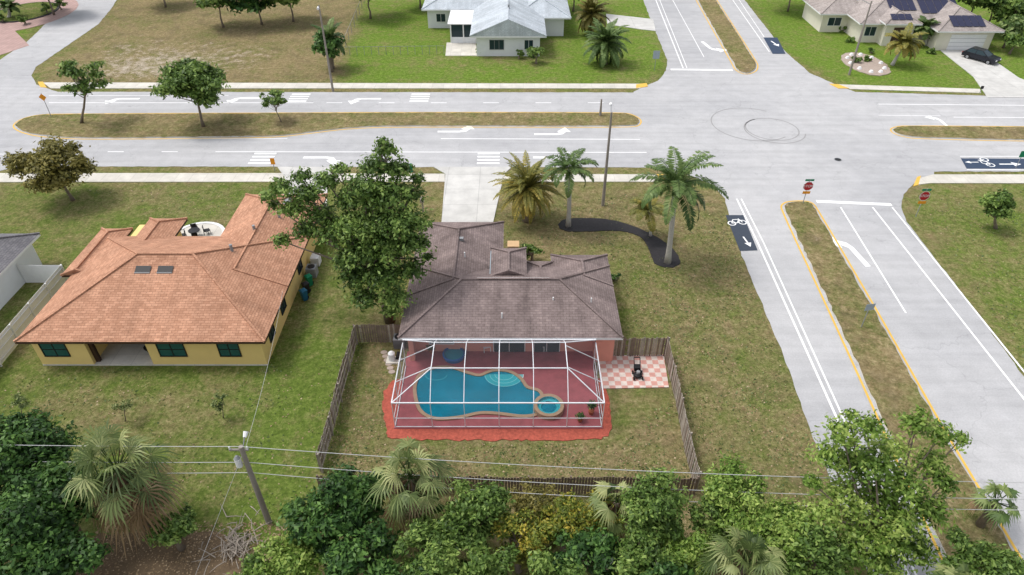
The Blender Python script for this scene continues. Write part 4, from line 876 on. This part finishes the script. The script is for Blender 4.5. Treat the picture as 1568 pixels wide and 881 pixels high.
near=[(20,700,4.5,86,'darkg'),(85,765,4.2,70,'darkg'),(30,815,4.5,86,'darkg'),(-70,760,5,80,'darkg'),(90,860,3.5,66,'darkg'),
(262,808,2.0,38,'mid'),(500,790,3.8,66,'darkg'),(440,862,2.6,60,'bright'),(545,755,3.2,54,'darkg'),(560,845,3.6,66,'darkg'),(655,840,3.4,60,'mid'),(722,785,3.8,68,'mid'),(735,866,3,62,'mid'),
(815,770,2.6,44,'olive'),(865,800,2.8,48,'yellowish'),(795,825,3,50,'yellowish'),(895,850,3,56,'darkg'),(925,790,2.8,40,'yellowish'),(1008,778,4.2,66,'mid'),(975,850,3.4,60,'mid'),(1050,845,3,56,'bright'),
(1130,765,3.8,62,'bright'),(1190,812,4,66,'bright'),(1240,860,4,66,'mid'),(1095,800,3,46,'mid'),(1500,862,3.5,62,'mid'),(1560,890,3,50,'mid'),(640,775,2.6,40,'darkg'),(385,900,2.5,46,'mid'),(620,900,3,60,'darkg'),(840,905,3,60,'mid'),(1010,905,3,60,'darkg')]
names={'darkg':'dense_broadleaf_tree','mid':'broadleaf_tree','olive':'scrubby_bush','yellowish':'yellowing_bush','bright':'light_green_tree'}
szs={'darkg':.15,'mid':.12,'olive':.09,'yellowish':.1,'bright':.11}; dns={'darkg':.75,'mid':.7,'olive':.35,'yellowish':.5,'bright':.65}
for i,(x,y,z,r,lm) in enumerate(near): treez(names[lm],x,y,z,r,L[lm],nl=24,size=szs[lm],dens=dns[lm],seed=200+i,lobe=(.18,.4))
b0=P(1365,900); 
ex=[LB(*a) for a in ((1290,665,3,29),(1330,655,3,27),(1268,700,3,29),(1310,710,3,38),(1360,690,3,32),(1400,652,3.5,24),(1440,668,3.5,26),(1425,712,3,29),(1380,742,2,38),(1340,762,2,36),(1290,762,2,36),(1258,790,1,29),(1310,815,1,38),(1370,800,1,40),(1420,782,1.5,34),(1400,842,.5,36),(1345,860,0,40),(1445,742,2,20),(1472,672,4,13),(1290,850,0,34),(1245,740,2,16),(1410,632,4,10),(1300,636,4,11),(1340,715,2,28))]
tree('tall_shade_tree',b0,Q(1350,800,b0.y+1),(1.6,1.6,1.6),L['bright'],nl=5,size=.125,dens=.68,tr=.22,extra=ex,seed=9)
def fpx(name,cx,cy,z,r,lm,**k):
    p=P(cx,cy,z); return fanpalm(name,(p.x,p.y,0),p,r=r*mpp(p),leafm=lm,**k)
fpx('sabal_palm',180,722,5.2,88,L['sabal'],n=36,seed=1,dead=54); fpx('sabal_palm',628,732,4.6,70,L['sabal'],n=30,seed=2,dead=22); fpx('sabal_palm',945,768,3.6,52,L['sabal'],n=14,seed=3,dead=34)
fpx('sabal_palm',1142,862,4.4,70,L['sabal'],n=30,seed=4,dead=8); fpx('sabal_palm',1525,770,2.2,44,L['palm'],n=18,seed=5,dead=3); fpx('sabal_palm',1470,905,4,50,L['sabal'],n=26,seed=6,dead=6)
palmpx('bird_of_paradise',(820,885),(822,862),44,n=16,leafm=L['date'],e0=(10,80),droop=.9,seed=12,trunk=.06,ll=.25,lw=.12,yellow=.5)
palmpx('bird_of_paradise',(880,830),(880,800),36,n=14,leafm=L['mid'],e0=(20,85),droop=.7,seed=13,trunk=.06,ll=.25,lw=.12)
for px in ((34,640),(192,645),(342,640)): treepx('sapling',px,(px[0]-4,px[1]-24),(13,12,22),L['sabal'],nl=9,size=.08,dens=.5,tr=.035)
rnd=random.Random(4); mb=MB(); o=P(362,838)
for i in range(130):
    a=rnd.uniform(0,6.28); r=abs(rnd.gauss(0,.9)); p=Vector((o.x+r*math.cos(a),o.y+r*math.sin(a),rnd.uniform(.05,.5))); d=Vector((rnd.uniform(-1,1),rnd.uniform(-1,1),rnd.uniform(-.2,.4))).normalized()*rnd.uniform(.5,1.3); mb.tube([p-d*.5,p+Vector((0,0,.08)),p+d*.5],[.03,.025,.01],M['twig'],4,False)
mb.build('brush_pile')
mb=MB(); o=P(648,325); mb.box(o.x-.08,o.x+.08,o.y-.08,o.y+.08,0,1.2,M['wood']); mb.box(o.x-.18,o.x+.18,o.y-.3,o.y+.3,1.2,1.5,M['wood']); mb.build('mailbox')
# ---------------------------------------------------------------- LIGHT / WORLD / CAMERA
sd=Vector((-.50,.12,1.0)).normalized(); el=math.asin(sd.z); az=math.atan2(sd.x,sd.y)
wd=bpy.data.worlds.new("World"); bpy.context.scene.world=wd; wd.use_nodes=True; nt=wd.node_tree; bg=nt.nodes['Background']
sk=nt.nodes.new('ShaderNodeTexSky'); sk.sky_type='NISHITA'; sk.sun_disc=False; sk.sun_elevation=el; sk.sun_rotation=az; sk.dust_density=3.0
hs=nt.nodes.new('ShaderNodeHueSaturation'); hs.inputs['Saturation'].default_value=.3; hs.inputs['Value'].default_value=1.55; nt.links.new(sk.outputs[0],hs.inputs['Color']); nt.links.new(hs.outputs[0],bg.inputs[0]); bg.inputs[1].default_value=.15
sl=bpy.data.lights.new('sun','SUN'); sl.energy=1.5; sl.angle=math.radians(13); sl.color=(1,.965,.92); so=bpy.data.objects.new('sun',sl); bpy.context.collection.objects.link(so); so.rotation_euler=sd.to_track_quat('Z','Y').to_euler()
cam=bpy.data.cameras.new('camera'); co_=bpy.data.objects.new('camera',cam); bpy.context.collection.objects.link(co_); co_.location=(0,0,CH); co_.rotation_euler=(math.pi/2-PITCH,0,0)
cam.sensor_width=36; cam.lens=36*FOC/1568; cam.clip_end=6000; bpy.context.scene.camera=co_
sc=bpy.context.scene; sc.view_settings.view_transform='Standard'; sc.view_settings.look='None'; sc.view_settings.exposure=0
